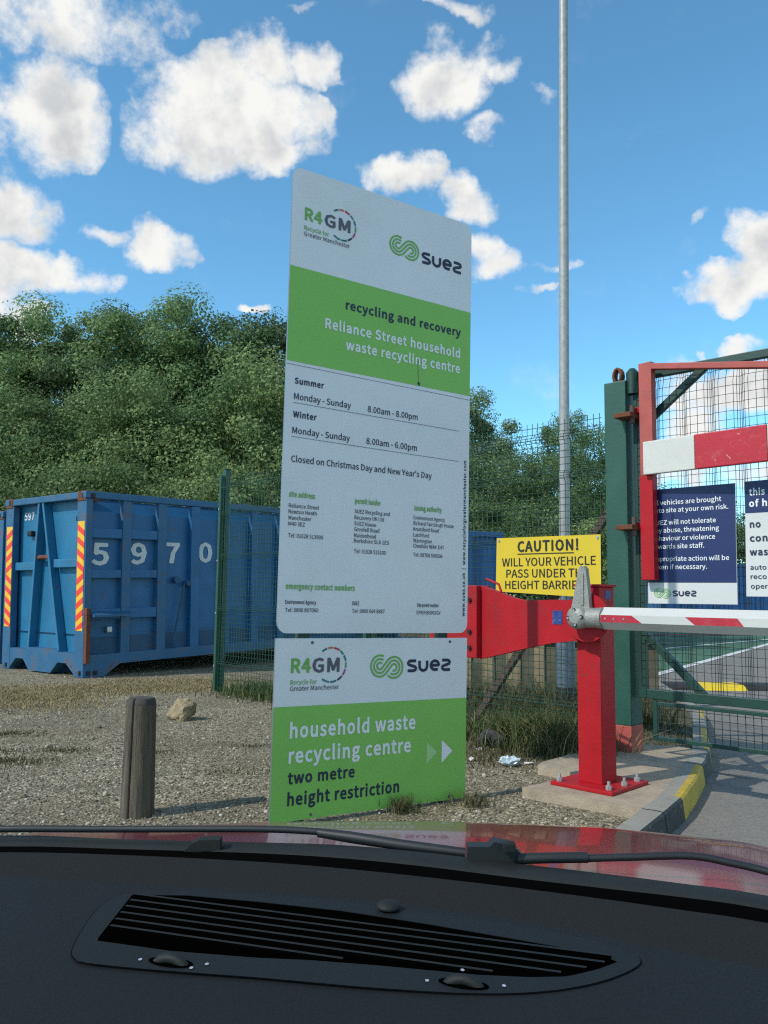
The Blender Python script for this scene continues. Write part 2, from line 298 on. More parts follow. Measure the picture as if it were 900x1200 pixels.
# timber grain: stretch along z
for nm in ('timber',):
    nt = M[nm].node_tree
    mp = nt.nodes.new('ShaderNodeMapping'); mp.inputs['Scale'].default_value = (9, 9, 0.5)
    tcn = [n for n in nt.nodes if n.type == 'TEX_COORD'][0]
    for n in [n for n in nt.nodes if n.type == 'TEX_NOISE']:
        for l in list(n.inputs['Vector'].links): nt.links.remove(l)
        nt.links.new(mp.outputs[0], n.inputs['Vector'])
    nt.links.new(tcn.outputs['Object'], mp.inputs['Vector'])


def random_island(name, cols, rough=0.9):
    mt = bpy.data.materials.new(name); mt.use_nodes = True
    nt = mt.node_tree; b = nt.nodes['Principled BSDF']
    g = nt.nodes.new('ShaderNodeNewGeometry'); cr = nt.nodes.new('ShaderNodeValToRGB')
    cr.color_ramp.interpolation = 'LINEAR'
    e = cr.color_ramp.elements
    e[0].color = (*cols[0], 1); e[1].color = (*cols[-1], 1)
    for i, c in enumerate(cols[1:-1]):
        k = e.new((i + 1) / (len(cols) - 1)); k.color = (*c, 1)
    nt.links.new(g.outputs['Random Per Island'], cr.inputs['Fac']); nt.links.new(cr.outputs[0], b.inputs['Base Color'])
    b.inputs['Roughness'].default_value = rough; b.inputs['Specular IOR Level'].default_value = 0.25
    return mt


M['pebble'] = random_island('pebbles', [(0.105, 0.092, 0.068), (0.21, 0.187, 0.137), (0.27, 0.23, 0.163), (0.48, 0.44, 0.36)])
M['weed'] = random_island('green_weeds', [(0.035, 0.075, 0.022), (0.055, 0.10, 0.03), (0.09, 0.12, 0.04), (0.14, 0.13, 0.06)])
M['straw'] = random_island('dry_grass', [(0.26, 0.205, 0.10), (0.36, 0.29, 0.15), (0.22, 0.17, 0.085)])
M['tuft'] = random_island('brown_green_grass', [(0.05, 0.07, 0.025), (0.13, 0.11, 0.055), (0.07, 0.08, 0.035)])
M['leaf_a'] = leaf_material('foliage_mid', (0.105, 0.185, 0.080), (0.25, 0.345, 0.138))
M['leaf_b'] = leaf_material('foliage_olive', (0.115, 0.180, 0.074), (0.255, 0.330, 0.130))
M['leaf_c'] = leaf_material('foliage_dark', (0.080, 0.132, 0.068), (0.19, 0.26, 0.12))


# ------------------------------------------------------------------ mesh helpers
def rounded(pts, w, h, rad):
    """outline of a w x h rectangle with its corners rounded"""
    out = []
    for cx, cy, a0 in ((w - rad, rad, -90), (w - rad, h - rad, 0), (rad, h - rad, 90), (rad, rad, 180)):
        for k in range(7):
            a = R(a0 + 15 * k); out.append((cx + rad * math.cos(a), cy + rad * math.sin(a)))
    return out


class Frame:
    def __init__(s, o, u, v, n): s.o, s.u, s.v, s.n = Vector(o), Vector(u), Vector(v), Vector(n)
    def __call__(s, a, b, c=0.0): return s.o + s.u * a + s.v * b + s.n * c


def vframe(o, yaw, lean=0.0):
    u = Vector((math.cos(yaw), math.sin(yaw), 0)); n = Vector((math.sin(yaw), -math.cos(yaw), 0)); z = Vector((0, 0, 1))
    return Frame(o, math.cos(lean) * u + math.sin(lean) * z, math.cos(lean) * z - math.sin(lean) * u, n)


WORLD = Frame((0, 0, 0), (1, 0, 0), (0, 1, 0), (0, 0, 1))


class MB:
    def __init__(s): s.v = []; s.f = []; s.mi = []; s.mats = []; s.sm = []
    def mat(s, name):
        if name not in s.mats: s.mats.append(name)
        return s.mats.index(name)
    def add(s, verts, faces, mat, smooth=False):
        b = len(s.v); k = s.mat(mat)
        s.v += [tuple(v) for v in verts]
        for f in faces: s.f.append([i + b for i in f]); s.mi.append(k); s.sm.append(smooth)
        return s
    def box(s, fr, a, b, c, mat, bev=0.004, seg=2):
        """box over the ranges a, b, c of a frame, edges bevelled"""
        bm = bmesh.new(); bmesh.ops.create_cube(bm, size=1)
        d = [abs(x[1] - x[0]) for x in (a, b, c)]; ce = [(x[0] + x[1]) / 2 for x in (a, b, c)]
        for v in bm.verts: v.co = Vector((v.co.x * d[0], v.co.y * d[1], v.co.z * d[2]))
        bev = min(bev, min(d) * 0.35)
        if bev > 0: bmesh.ops.bevel(bm, geom=bm.edges[:], offset=bev, segments=seg, profile=0.6, affect='EDGES')
        s.add([fr(v.co.x + ce[0], v.co.y + ce[1], v.co.z + ce[2]) for v in bm.verts], [[v.index for v in f.verts] for f in bm.faces], mat)
        bm.free(); return s
    def beam(s, p, q, w, h, up, mat, bev=0.004):
        """straight bar from p to q: w wide, h deep along `up`"""
        p, q = Vector(p), Vector(q); d = q - p; L = d.length; x = d.normalized(); up = Vector(up)
        n = (up - x * up.dot(x)).normalized(); y = n.cross(x)
        return s.box(Frame(p, x, y, n), (0, L), (-w / 2, w / 2), (-h / 2, h / 2), mat, bev)
    def prism(s, fr, poly, c0, c1, mat, side=None):
        n = len(poly)
        top = [fr(a, b, c1) for a, b in poly]; bot = [fr(a, b, c0) for a, b in poly]
        s.add(top, [list(range(n))], mat); s.add(bot, [list(range(n - 1, -1, -1))], side or mat)
        s.add(bot + top, [[i, (i + 1) % n, n + (i + 1) % n, n + i] for i in range(n)], side or mat)
        return s
    def flat(s, fr, poly, c, mat): return s.add([fr(a, b, c) for a, b in poly], [list(range(len(poly)))], mat)
    def tube(s, pts, r, mat, n=6, smooth=True, caps=True):
        pts = [Vector(p) for p in pts]; rs = r if hasattr(r, '__len__') else [r] * len(pts)
        rings = []; ref = None
        for i, p in enumerate(pts):
            d = (pts[min(i + 1, len(pts) - 1)] - pts[max(i - 1, 0)]).normalized()
            if ref is None:
                ref = Vector((0, 0, 1)) if abs(d.z) < 0.9 else Vector((1, 0, 0))
            x = (ref - d * ref.dot(d)).normalized(); ref = x; y = d.cross(x)
            rings.append([p + (x * math.cos(2 * math.pi * k / n) + y * math.sin(2 * math.pi * k / n)) * rs[i] for k in range(n)])
        v = [q for g in rings for q in g]; f = []
        for i in range(len(pts) - 1):
            for k in range(n): f.append([i * n + k, i * n + (k + 1) % n, (i + 1) * n + (k + 1) % n, (i + 1) * n + k])
        s.add(v, f, mat, smooth)
        if caps:
            s.add(rings[0], [list(range(n - 1, -1, -1))], mat); s.add(rings[-1], [list(range(n))], mat)
        return s
    def stroke(s, fr, pts, w, c, mat):
        """flat painted line of width w along pts in a frame's plane"""
        P = [Vector((a, b)) for a, b in pts]; L_, R_ = [], []
        for i, p in enumerate(P):
            d = (P[min(i + 1, len(P) - 1)] - P[max(i - 1, 0)]); d = d.normalized() if d.length else Vector((1, 0))
            nn = Vector((-d.y, d.x)) * w / 2; L_.append(p + nn); R_.append(p - nn)
        v = [fr(q.x, q.y, c) for q in L_ + R_]; k = len(P)
        return s.add(v, [[i, k + i, k + i + 1, i + 1] for i in range(k - 1)], mat)
    def text(s, fr, t, a, b, width, cap, c, mat, bold=False, rot=False):
        vs_, fs, x0, x1 = glyphs(t, bold)
        wt = CAP * ((0.05 if bold else 0.018) if cap > 0.027 else (0.035 if bold else 0.012))                       # stroke weight is built up from shifted copies
        n = 8 if bold else (4 if wt else 1)
        sx = (width) / (x1 - x0 + 2 * wt); sy = cap / (CAP + 2 * wt)
        for k in range(n):
            ox, oy = wt * math.cos(2 * math.pi * k / n + 0.39) + wt, wt * math.sin(2 * math.pi * k / n + 0.39) + wt; cc = c + 0.00006 * k
            if rot: s.add([fr(a - (y + oy) * sy, b + (x - x0 + ox) * sx, cc) for x, y in vs_], fs, mat)
            else: s.add([fr(a + (x - x0 + ox) * sx, b + (y + oy) * sy, cc) for x, y in vs_], fs, mat)
        return s
    def build(s, name, parent=None, kind=None, local=False):
        me = bpy.data.meshes.new(name)
        off = Vector((0, 0, 0))
        if parent is not None and not local:
            p = parent
            while p is not None: off += p.location; p = p.parent
        me.from_pydata([tuple(Vector(v) - off) for v in s.v], [], s.f)
        for mname in s.mats: me.materials.append(M[mname])
        me.polygons.foreach_set('material_index', s.mi); me.polygons.foreach_set('use_smooth', s.sm)
        me.update()
        o = bpy.data.objects.new(name, me); COL.objects.link(o)
        if parent is not None: o.parent = parent
        if kind: o['kind'] = kind
        return o


def np_mesh(name, verts, faces, mats, parent=None, mi=None, smooth=False):
    """fast mesh from numpy arrays; all faces have the same number of corners"""
    me = bpy.data.meshes.new(name); nv, (nf, k) = len(verts), faces.shape
    me.vertices.add(nv); me.vertices.foreach_set('co', verts.astype(np.float32).ravel())
    me.loops.add(nf * k); me.loops.foreach_set('vertex_index', faces.astype(np.int32).ravel())
    me.polygons.add(nf); me.polygons.foreach_set('loop_start', np.arange(0, nf * k, k, dtype=np.int32))
    me.polygons.foreach_set('loop_total', np.full(nf, k, dtype=np.int32))
    if mi is not None: me.polygons.foreach_set('material_index', mi.astype(np.int32))
    if smooth: me.polygons.foreach_set('use_smooth', np.ones(nf, dtype=bool))
    me.update(calc_edges=True); me.validate()
    for mm in mats: me.materials.append(M[mm])
    o = bpy.data.objects.new(name, me); COL.objects.link(o)
    if parent is not None: o.parent = parent
    return o


def thing(name, label, cat, loc=(0, 0, 0), group=None):
    o = bpy.data.objects.new(name, None); COL.objects.link(o); o.location = loc
    o.empty_display_size = 0.2
    o['label'] = label; o['category'] = cat
    if group: o['group'] = group
    return o


def tag(o, label, cat, group=None):
    o['label'] = label; o['category'] = cat
    if group: o['group'] = group
    return o


# lettering: Blender's own interface font, turned into flat meshes
FONT = None
try:
    import os
    _fp = os.path.join(bpy.utils.system_resource('DATAFILES'), 'fonts', 'Noto Sans CJK Regular.woff2')
    if os.path.exists(_fp): FONT = bpy.data.fonts.load(_fp)
except Exception: FONT = None
_gc = {}
CAP = 0.727


def glyphs(t, bold):
    key = (t, bold)
    if key in _gc: return _gc[key]
    cu = bpy.data.curves.new('tmp', 'FONT'); cu.body = t; cu.size = 1.0; cu.resolution_u = 3; cu.fill_mode = 'FRONT'
    if FONT: cu.font = FONT
    cu.resolution_u = 2
    if bold: cu.space_character = 1.05
    ob = bpy.data.objects.new('tmp', cu); COL.objects.link(ob)
    dg = bpy.context.evaluated_depsgraph_get(); ev = ob.evaluated_get(dg); me = ev.to_mesh()
    v = [(p.co.x, p.co.y) for p in me.vertices]; f = [list(p.vertices) for p in me.polygons]
    ev.to_mesh_clear(); bpy.data.objects.remove(ob); bpy.data.curves.remove(cu)
    x0 = min(p[0] for p in v); x1 = max(p[0] for p in v)
    _gc[key] = (v, f, x0, x1); return _gc[key]


_h = glyphs('H', False); CAP = max(p[1] for p in _h[0])


def arc(cx, cy, r, a0, a1, n=16):
    return [(cx + r * math.cos(R(a0 + (a1 - a0) * i / n)), cy + r * math.sin(R(a0 + (a1 - a0) * i / n))) for i in range(n + 1)]


def swirl(mb, fr, x0, x1, cy, c, mat, wscale=1.0):
    """emblem: three parallel ribbons that run round two lobes and cross over between them"""
    D, Rm, sp, w = 0.46, 0.19, 0.098, 0.052
    S = (x1 - x0) / (D + 2 * (Rm + sp) + w); cx = (x0 + x1) / 2; tilt = R(-6)
    th = math.degrees(math.asin(min(1, 2 * Rm / D)))
    for k in (-1, 0, 1):
        r1, r2 = Rm + k * sp, Rm - k * sp
        p = arc(-D / 2, 0, r1, 62 + 10 * k, th - 90 + 360, 26) + arc(D / 2, 0, r2, th + 90, -118 + 10 * k, 26)
        q = [(cx + S * (x * math.cos(tilt) - y * math.sin(tilt)), cy + S * (x * math.sin(tilt) + y * math.cos(tilt))) for x, y in p]
        mb.stroke(fr, q, w * S * wscale, c, mat)


def wordmark(mb, fr, x0, y0, w, h, c, mat):
    lw = h * 0.235; adv = w / 4.25; cw = adv * 0.86
    sS = [(0.95, 1), (0.35, 1), (0.14, 0.93), (0.05, 0.78), (0.14, 0.63), (0.35, 0.55), (0.7, 0.45), (0.9, 0.36), (0.97, 0.21), (0.88, 0.07), (0.68, 0), (0.03, 0)]
    u = [(0.05, 1), (0.05, 0.4)] + arc(0.48, 0.42, 0.43, 180, 360, 12) + [(0.91, 0.42), (0.91, 1)]
    e = [(0.1, 0.5), (0.93, 0.5)] + arc(0.5, 0.5, 0.46, 0, 285, 18) + [(0.85, 0.04)]
    z = [(1 - a, b) for a, b in sS]
    for i, g in enumerate((sS, u, e, z)):
        mb.stroke(fr, [(x0 + i * adv * 1.12 + a * cw, y0 + lw / 2 + b * (h - lw)) for a, b in g], lw, c, mat)


RING = [(128, 108, 'teal'), (104, 84, 'orange'), (80, 58, 'crimson'), (54, 36, 'sea'), (32, 12, 'teal'), (8, -12, 'leaf'), (-16, -38, 'magenta'), (-42, -64, 'ink'), (-68, -92, 'teal'), (-96, -126, 'sea')]


def r4gm(mb, fr, x0, yb, cap, xg, wr, wg, yr, yg2, ringc, ringr, c):
    mb.text(fr, 'R4', x0, yb, wr, cap, c, 'ink_green', True)
    mb.text(fr, 'GM', xg, yb, wg, cap, c, 'ink_grey', True)
    mb.text(fr, 'Recycle for', x0 - 0.001, yr, 0.151, 0.024, c, 'ink_green')
    mb.text(fr, 'Greater Manchester', x0 - 0.001, yg2, 0.283, 0.024, c, 'ink_grey')
    for a0, a1, k in RING:
        mb.stroke(fr, arc(*ringc, ringr, a0, a1, 6), 0.0095, c, 'ink_navy' if k == 'ink' else 'ink_' + k)


# ------------------------------------------------------------------ the setting: ground, road, kerb
def sheet(name, pts, z, mat, kind='structure'):
    bm = bmesh.new(); vs_ = [bm.verts.new((x, y, z)) for x, y in pts]; fc = bm.faces.new(vs_)
    bm.normal_update()
    if fc.normal.z < 0: bmesh.ops.reverse_faces(bm, faces=[fc])
    bmesh.ops.triangulate(bm, faces=bm.faces[:])
    me = bpy.data.meshes.new(name); bm.to_mesh(me); bm.free(); me.materials.append(M[mat])
    o = bpy.data.objects.new(name, me); COL.objects.link(o); o['kind'] = kind; return o


sheet('ground', [(-900, -400), (900, -400), (900, 1600), (-900, 1600)], -0.075, 'verge')
sheet('road', [(-60, -40), (60, -40), (60, 45), (-2, 45), (-60, 3)], -0.06, 'asphalt')
KT = [(0.75, 3.10), (1.199, 3.884), (1.42, 4.22), (1.627, 4.544), (1.86, 4.98), (2.079, 5.422), (2.20, 5.66), (2.33, 5.95), (2.52, 6.45), (2.70, 6.95), (2.93, 7.55), (3.16, 8.25), (3.37, 9.4), (3.56, 10.5), (3.78, 11.7), (3.70, 12.6), (3.2, 13.4), (2.0, 14.2)]
KC = [0, 0, 0, 1, 1, 0, 0, 1, 1, 1, 2, 2, 2, 2, 2, 2, 2]
KC = ['kerb_black', 'kerb_black', 'kerb_black', 'kerb_yellow', 'kerb_yellow', 'kerb_black', 'kerb_black', 'kerb_yellow', 'kerb_yellow', 'kerbstone', 'kerb_yellow', 'kerbstone', 'kerbstone', 'kerbstone', 'kerbstone', 'kerbstone', 'kerbstone']


def offset_path(P, d):
    out = []
    for i, p in enumerate(P):
        a = Vector(P[max(i - 1, 0)]); b = Vector(P[min(i + 1, len(P) - 1)]); t = (b - a).normalized()
        out.append((p[0] - t.y * d, p[1] + t.x * d))
    return out


def kerb():
    mb = MB()
    inn = offset_path(KT, 0.115); face = offset_path(KT, 0.012); mid = offset_path(KT, 0.045); foot = offset_path(KT, -0.012)
    for i in range(len(KT) - 1):
        pm = KC[i]
        P = [(inn, -0.05), (inn, 0.06), (mid, 0.06), (face, 0.057), (KT, 0.045), (foot, -0.062)]
        ms = ['kerbstone', 'kerbstone', pm if pm == 'kerb_yellow' else 'kerbstone', pm, pm]
        for j in range(5):
            (a, za), (b, zb) = P[j], P[j + 1]
            mb.add([(*a[i], za), (*b[i], zb), (*b[i + 1], zb), (*a[i + 1], za)], [[0, 3, 2, 1]], ms[j])
    for i in (2, 5, 7, 9, 11, 13):                                # open joints between the kerb stones
        t = 0.010 / max(0.01, (Vector(KT[i + 1]) - Vector(KT[i])).length)
        for j in range(1, 5):
            (a, za), (b, zb) = P[j], P[j + 1]; q = []
            for (c, z) in ((a, za), (b, zb)):
                c0, c1 = Vector(c[i]), Vector(c[i + 1]); q.append((c0, c0 + (c1 - c0) * t, z + 0.0016))
            d = (Vector(KT[i]) - Vector(inn[i])).normalized() * 0.002
            mb.add([(*(q[0][0] + d), q[0][2]), (*(q[1][0] + d), q[1][2]), (*(q[1][1] + d), q[1][2]), (*(q[0][1] + d), q[0][2])], [[0, 3, 2, 1]], 'hump_black')
    return mb.build('kerb', kind='structure'), inn


_, KI = kerb()
gp = [(-60, 2.2), (-6, 2.2), (0.2, 2.6)] + [offset_path(KT, 0.06)[i] for i in range(len(KT))] + [(0.6, 16), (-1, 45), (-60, 45)]
sheet('gravel_ground', gp, 0.0, 'gravel')
# grassy island between the kerb and the yard, behind the gate
sheet('verge', [(1.95, 6.2), (2.36, 6.12)] + KI[8:15] + [(3.2, 12.2), (2.0, 9.5), (1.7, 7.2)], 0.012, 'verge')
sl = MB()
SLAB = [(0.796, 4.739), (1.287, 4.331), (1.325, 4.29)] + [KI[i] for i in (3, 4, 5, 6, 7)] + [(2.20, 6.08), (1.86, 6.18), (1.40, 5.86), (1.05, 5.47), (1.00, 5.36), (1.22, 5.10)]
sl.prism(WORLD, SLAB, -0.04, 0.056, 'concrete')
sl.build('concrete_slab', kind='structure')
sheet('yard_paint', [(3.98, 12.6), (10.3, 22.2), (22, 40), (4, 40), (-1, 20), (1.5, 14.6), (3.3, 13.6)], -0.056, 'green_court')
wl = MB()
wl.stroke(WORLD, [(3.9, 12.4), (10.4, 22.3), (23, 41.5)], 0.16, -0.052, 'white_line')
wl.stroke(WORLD, [(4.6, 17.5), (14, 27.5)], 0.12, -0.052, 'white_line')
wl.build('road_line', kind='structure')
rl = MB(); rl.stroke(WORLD, [(9.0, 27.5), (14.5, 28.0)], 0.5, -0.050, 'red_line'); rl.build('red_road_line', kind='structure')

# loose stones over the compacted gravel
ico_v = np.array([(0, 0, 1), (0.894, 0, 0.447), (0.276, 0.851, 0.447), (-0.724, 0.526, 0.447), (-0.724, -0.526, 0.447), (0.276, -0.851, 0.447), (0.724, 0.526, -0.447), (-0.276, 0.851, -0.447), (-0.894, 0, -0.447), (-0.276, -0.851, -0.447), (0.724, -0.526, -0.447), (0, 0, -1)])
ico_f = np.array([(0, 1, 2), (0, 2, 3), (0, 3, 4), (0, 4, 5), (0, 5, 1), (1, 6, 2), (2, 7, 3), (3, 8, 4), (4, 9, 5), (5, 10, 1), (6, 7, 2), (7, 8, 3), (8, 9, 4), (9, 10, 5), (10, 6, 1), (11, 7, 6), (11, 8, 7), (11, 9, 8), (11, 10, 9), (11, 6, 10)])


def stones(n):
    y = 3.6 + 8.5 * rng.random(n * 3) ** 1.6
    x = (rng.random(n * 3) - 0.5) * 1.15 * y + 0.05
    ki = np.array(KI); kx = np.interp(y, ki[:15, 1], ki[:15, 0])
    ok = (x < kx - 0.03) & ~((x > 0.8 + 0.0 * y) & (x > 0.80 + np.abs(y - 4.74) * 0.75) & (y > 4.3))
    x, y = x[ok][:n], y[ok][:n]; n = len(x)
    r = 0.004 + 0.0085 * rng.random(n) ** 2.4
    r[rng.random(n) < 0.02] *= 1.8
    S = r[:, None] * (0.65 + 0.7 * rng.random((n, 3))); S[:, 2] *= 0.7
    V = ico_v[None] * (0.8 + 0.4 * rng.random((n, 12, 1))) * S[:, None, :]
    a = rng.random(n) * 6.283; ca, sa = np.cos(a)[:, None], np.sin(a)[:, None]
    X = V[..., 0] * ca - V[..., 1] * sa + x[:, None]; Y = V[..., 0] * sa + V[..., 1] * ca + y[:, None]; Z = V[..., 2] + (r * 0.25)[:, None]
    V = np.stack([X, Y, Z], -1).reshape(-1, 3)
    F = (ico_f[None] + (np.arange(n) * 12)[:, None, None]).reshape(-1, 3)
    o = np_mesh('gravel_stones', V, F, ['pebble']); o['kind'] = 'stuff'


stones(17000)


def blades(name, pos, h, w, mat, lean=0.5, parent=None):
    """curved tapering grass blades standing at pos (n x 3)"""
    n = len(pos); a = rng.random(n) * 6.283; hh = h * (0.45 + 0.8 * rng.random(n)); ln = lean * (rng.random(n) * 1.2 + 0.1) * hh
    dx, dy = np.cos(a), np.sin(a); b = rng.random(n) * 6.283; wx, wy = np.cos(b) * w, np.sin(b) * w
    V = np.zeros((n, 5, 3))
    for i, (t, ww) in enumerate(((0, 1), (0, -1), (0.55, 0.75), (0.55, -0.75), (1, 0))):
        V[:, i, 0] = pos[:, 0] + dx * ln * t * t + wx * ww; V[:, i, 1] = pos[:, 1] + dy * ln * t * t + wy * ww; V[:, i, 2] = pos[:, 2] + hh * t * (1 - 0.2 * t * lean)
    F = np.array([(0, 1, 3), (0, 3, 2), (2, 3, 4)])[None] + (np.arange(n) * 5)[:, None, None]
    o = np_mesh(name, V.reshape(-1, 3), F.reshape(-1, 3), [mat], parent); 
    return o


# ------------------------------------------------------------------ tall site notice board
SF = vframe((-0.527, 4.043, 0.028), 0.5707, -0.0124)
SF.u *= 0.975; SF.v *= 0.975; SF.n *= 0.975
W, H1, H2 = 1.215, 0.925, 3.402
T = 0.0025
board = thing('notice_board', 'tall white and green notice board with opening hours, rounded corners', 'notice board', SF(W / 2, 0))
mb = MB(); mb.prism(Frame(SF(0, H1), SF.u, SF.v, SF.n), rounded(None, W, H2 - H1, 0.055), -0.012, 0.0, 'sign_white', 'sign_edge'); mb.build('panel', board)
mb = MB(); mb.flat(SF, [(0.001, 2.335), (W - 0.001, 2.332), (W - 0.001, 2.848), (0.001, 2.851)], 0.0012, 'sign_green')
mb.stroke(SF, [(0.002, 2.318), (W - 0.002, 2.307)], 0.003, 0.0012, 'ink_line'); mb.build('green_band', board)
mb = MB()
swirl(mb, SF, 0.618, 0.826, 3.130, T, 'ink_green'); wordmark(mb, SF, 0.847, 3.070, 0.292, 0.072, T, 'ink_navy'); mb.build('company_logo', board); mb = MB()
r4gm(mb, SF, 0.076, 3.119, 0.072, 0.195, 0.106, 0.164, 3.065, 3.032, (0.306, 3.152), 0.086, T); mb.build('partner_logo', board)
mb = MB(); blocks = {}
for t, a, b, w, cap, mt, bo in [
    ('recycling and recovery', 0.343, 2.681, 0.796, 0.0534, 'ink_navy', 1), ('Reliance Street household', 0.219, 2.550, 0.917, 0.0575, 'ink_white', 1), ('waste recycling centre', 0.350, 2.456, 0.787, 0.0575, 'ink_white', 1),
    ('Summer', 0.050, 2.217, 0.173, 0.034, 'ink_navy', 1), ('Monday - Sunday', 0.049, 2.134, 0.344, 0.034, 'ink_navy', 0), ('8.00am - 8.00pm', 0.500, 2.131, 0.336, 0.035, 'ink_navy', 0),
    ('Winter', 0.047, 2.038, 0.138, 0.034, 'ink_navy', 1), ('Monday - Sunday', 0.046, 1.953, 0.346, 0.034, 'ink_navy', 0), ('8.00am - 6.00pm', 0.496, 1.952, 0.339, 0.035, 'ink_navy', 0),
    ("Closed on Christmas Day and New Year's Day", 0.045, 1.803, 0.897, 0.034, 'ink_navy', 0),
    ('site address', 0.040, 1.621, 0.151, 0.029, 'ink_green', 1), ('Reliance Street', 0.041, 1.566, 0.176, 0.0208, 'ink_navy', 0), ('Newton Heath', 0.041, 1.535, 0.163, 0.0208, 'ink_navy', 0), ('Manchester', 0.042, 1.503, 0.131, 0.0208, 'ink_navy', 0), ('M40 3EZ', 0.042, 1.472, 0.095, 0.0208, 'ink_navy', 0), ('Tel: 01628 513900', 0.043, 1.412, 0.203, 0.0208, 'ink_navy', 0),
    ('permit holder', 0.435, 1.618, 0.164, 0.030, 'ink_green', 1), ('SUEZ Recycling and', 0.434, 1.566, 0.226, 0.0215, 'ink_navy', 0), ('Recovery UK Ltd', 0.434, 1.533, 0.188, 0.0215, 'ink_navy', 0), ('SUEZ House', 0.434, 1.500, 0.138, 0.0215, 'ink_navy', 0), ('Grenfell Road', 0.434, 1.469, 0.160, 0.0215, 'ink_navy', 0), ('Maidenhead', 0.434, 1.436, 0.138, 0.0215, 'ink_navy', 0), ('Berkshire SL6 1ES', 0.434, 1.407, 0.225, 0.0215, 'ink_navy', 0), ('Tel: 01628 513100', 0.436, 1.351, 0.203, 0.0215, 'ink_navy', 0),
    ('issuing authority', 0.825, 1.612, 0.190, 0.030, 'ink_green', 1), ('Environment Agency', 0.821, 1.561, 0.220, 0.0215, 'ink_navy', 0), ('Richard Fairclough House', 0.821, 1.529, 0.285, 0.0215, 'ink_navy', 0), ('Knutsford Road', 0.821, 1.496, 0.177, 0.0215, 'ink_navy', 0), ('Latchford', 0.821, 1.463, 0.109, 0.0215, 'ink_navy', 0), ('Warrington', 0.821, 1.431, 0.130, 0.0215, 'ink_navy', 0), ('Cheshire WA4 1HT', 0.822, 1.401, 0.216, 0.0215, 'ink_navy', 0), ('Tel: 08708 506506', 0.823, 1.351, 0.204, 0.0215, 'ink_navy', 0),
    ('emergency contact numbers', 0.040, 1.148, 0.407, 0.031, 'ink_green', 1), ('Environment Agency', 0.040, 1.073, 0.176, 0.0202, 'ink_navy', 1), ('Tel: 0800 807060', 0.041, 1.033, 0.190, 0.0202, 'ink_navy', 0), ('SUEZ', 0.433, 1.073, 0.043, 0.0205, 'ink_navy', 1), ('Tel: 0800 064 8887', 0.434, 1.032, 0.206, 0.0205, 'ink_navy', 0), ('Site permit number', 0.855, 1.070, 0.150, 0.0205, 'ink_navy', 1), ('EPR/HB3001GV', 0.854, 1.029, 0.165, 0.0205, 'ink_navy', 0)]:
    blk = 'heading' if b > 2.3 else 'opening_hours' if b > 1.7 else ('address_text' if b > 1.2 else 'contact_text')
    if blk not in blocks: blocks[blk] = MB()
    blocks[blk].text(SF, t, a, b, w, cap, T, mt, bool(bo))
for blk, q in blocks.items(): q.build(blk, board)
mb.text(SF, 'www.suez.co.uk  |  www.recycleforgreatermanchester.com', 1.194, 1.021, 0.915, 0.021, T, 'ink_navy', True, rot=True); mb.build('web_address', board); mb = MB()
mb.stroke(SF, [(0.047, 2.116), (1.135, 2.108)], 0.0028, T, 'ink_line'); mb.stroke(SF, [(0.044, 1.936), (1.133, 1.926)], 0.0028, T, 'ink_line')
mb.build('ruled_line', board)
mb = MB()  # old dribble of dirt from a fixing hole
mb.stroke(SF, [(0.832, 2.50), (0.830, 2.455), (0.834, 2.40), (0.836, 2.37), (0.833, 2.345)], 0.0022, T + 0.001, 'ink_grey')
mb.flat(SF, arc(0.838, 2.348, 0.008, 0, 330, 8), T + 0.001, 'ink_black'); mb.flat(SF, arc(0.842, 2.338, 0.005, 0, 330, 8), T + 0.0014, 'ink_black'); mb.build('stain', board)
for a in (0.16, 1.05):
    mb = MB(); mb.box(SF, (a - 0.035, a + 0.035), (-0.15, 3.25), (-0.055, -0.014), 'green_dark', 0.006); mb.build('post', board)

guide = thing('direction_board', 'low white and green board for the two metre height restriction, under the tall notice board', 'direction board', SF(W / 2, 0))
mb = MB(); mb.prism(SF, [(-0.004, 0.0), (W, -0.003), (W, 0.897), (-0.004, 0.900)], -0.012, 0.0, 'sign_white', 'sign_edge'); mb.build('panel', guide)
mb = MB(); mb.flat(SF, [(-0.003, 0.001), (W - 0.001, -0.002), (W - 0.001, 0.556), (-0.003, 0.561)], 0.0012, 'sign_green'); mb.build('green_band', guide)
mb = MB(); swirl(mb, SF, 0.556, 0.771, 0.745, T, 'ink_green'); wordmark(mb, SF, 0.798, 0.711, 0.298, 0.070, T, 'ink_navy'); mb.build('company_logo', guide); mb = MB()
r4gm(mb, SF, 0.085, 0.725, 0.075, 0.206, 0.113, 0.161, 0.668, 0.637, (0.317, 0.763), 0.088, T); mb.build('partner_logo', guide)
mb = MB()
for t, a, b, w, cap, mt in [('household waste', 0.090, 0.402, 0.769, 0.078, 'ink_white'), ('recycling centre', 0.088, 0.280, 0.742, 0.077, 'ink_white'), ('two metre', 0.088, 0.179, 0.388, 0.060, 'ink_navy'), ('height restriction', 0.089, 0.074, 0.669, 0.064, 'ink_navy')]:
    mb.text(SF, t, a, b, w, cap, T, mt, True)
mb.build('lettering', guide)
mb = MB(); mb.flat(SF, [(0.936, 0.206), (1.009, 0.267), (0.936, 0.328)], T, 'sign_pale_green'); mb.flat(SF, [(1.041, 0.204), (1.117, 0.266), (1.041, 0.33)], T, 'ink_white'); mb.build('arrow', guide)
for a, b in ((0.203, 0.878), (1.09, 0.876), (0.223, 0.02), (1.097, 0.018)):
    mb = MB(); mb.tube([SF(a, b, -0.002), SF(a, b, 0.004)], [0.009, 0.007], 'ink_grey', 8); mb.build('rivet', guide)

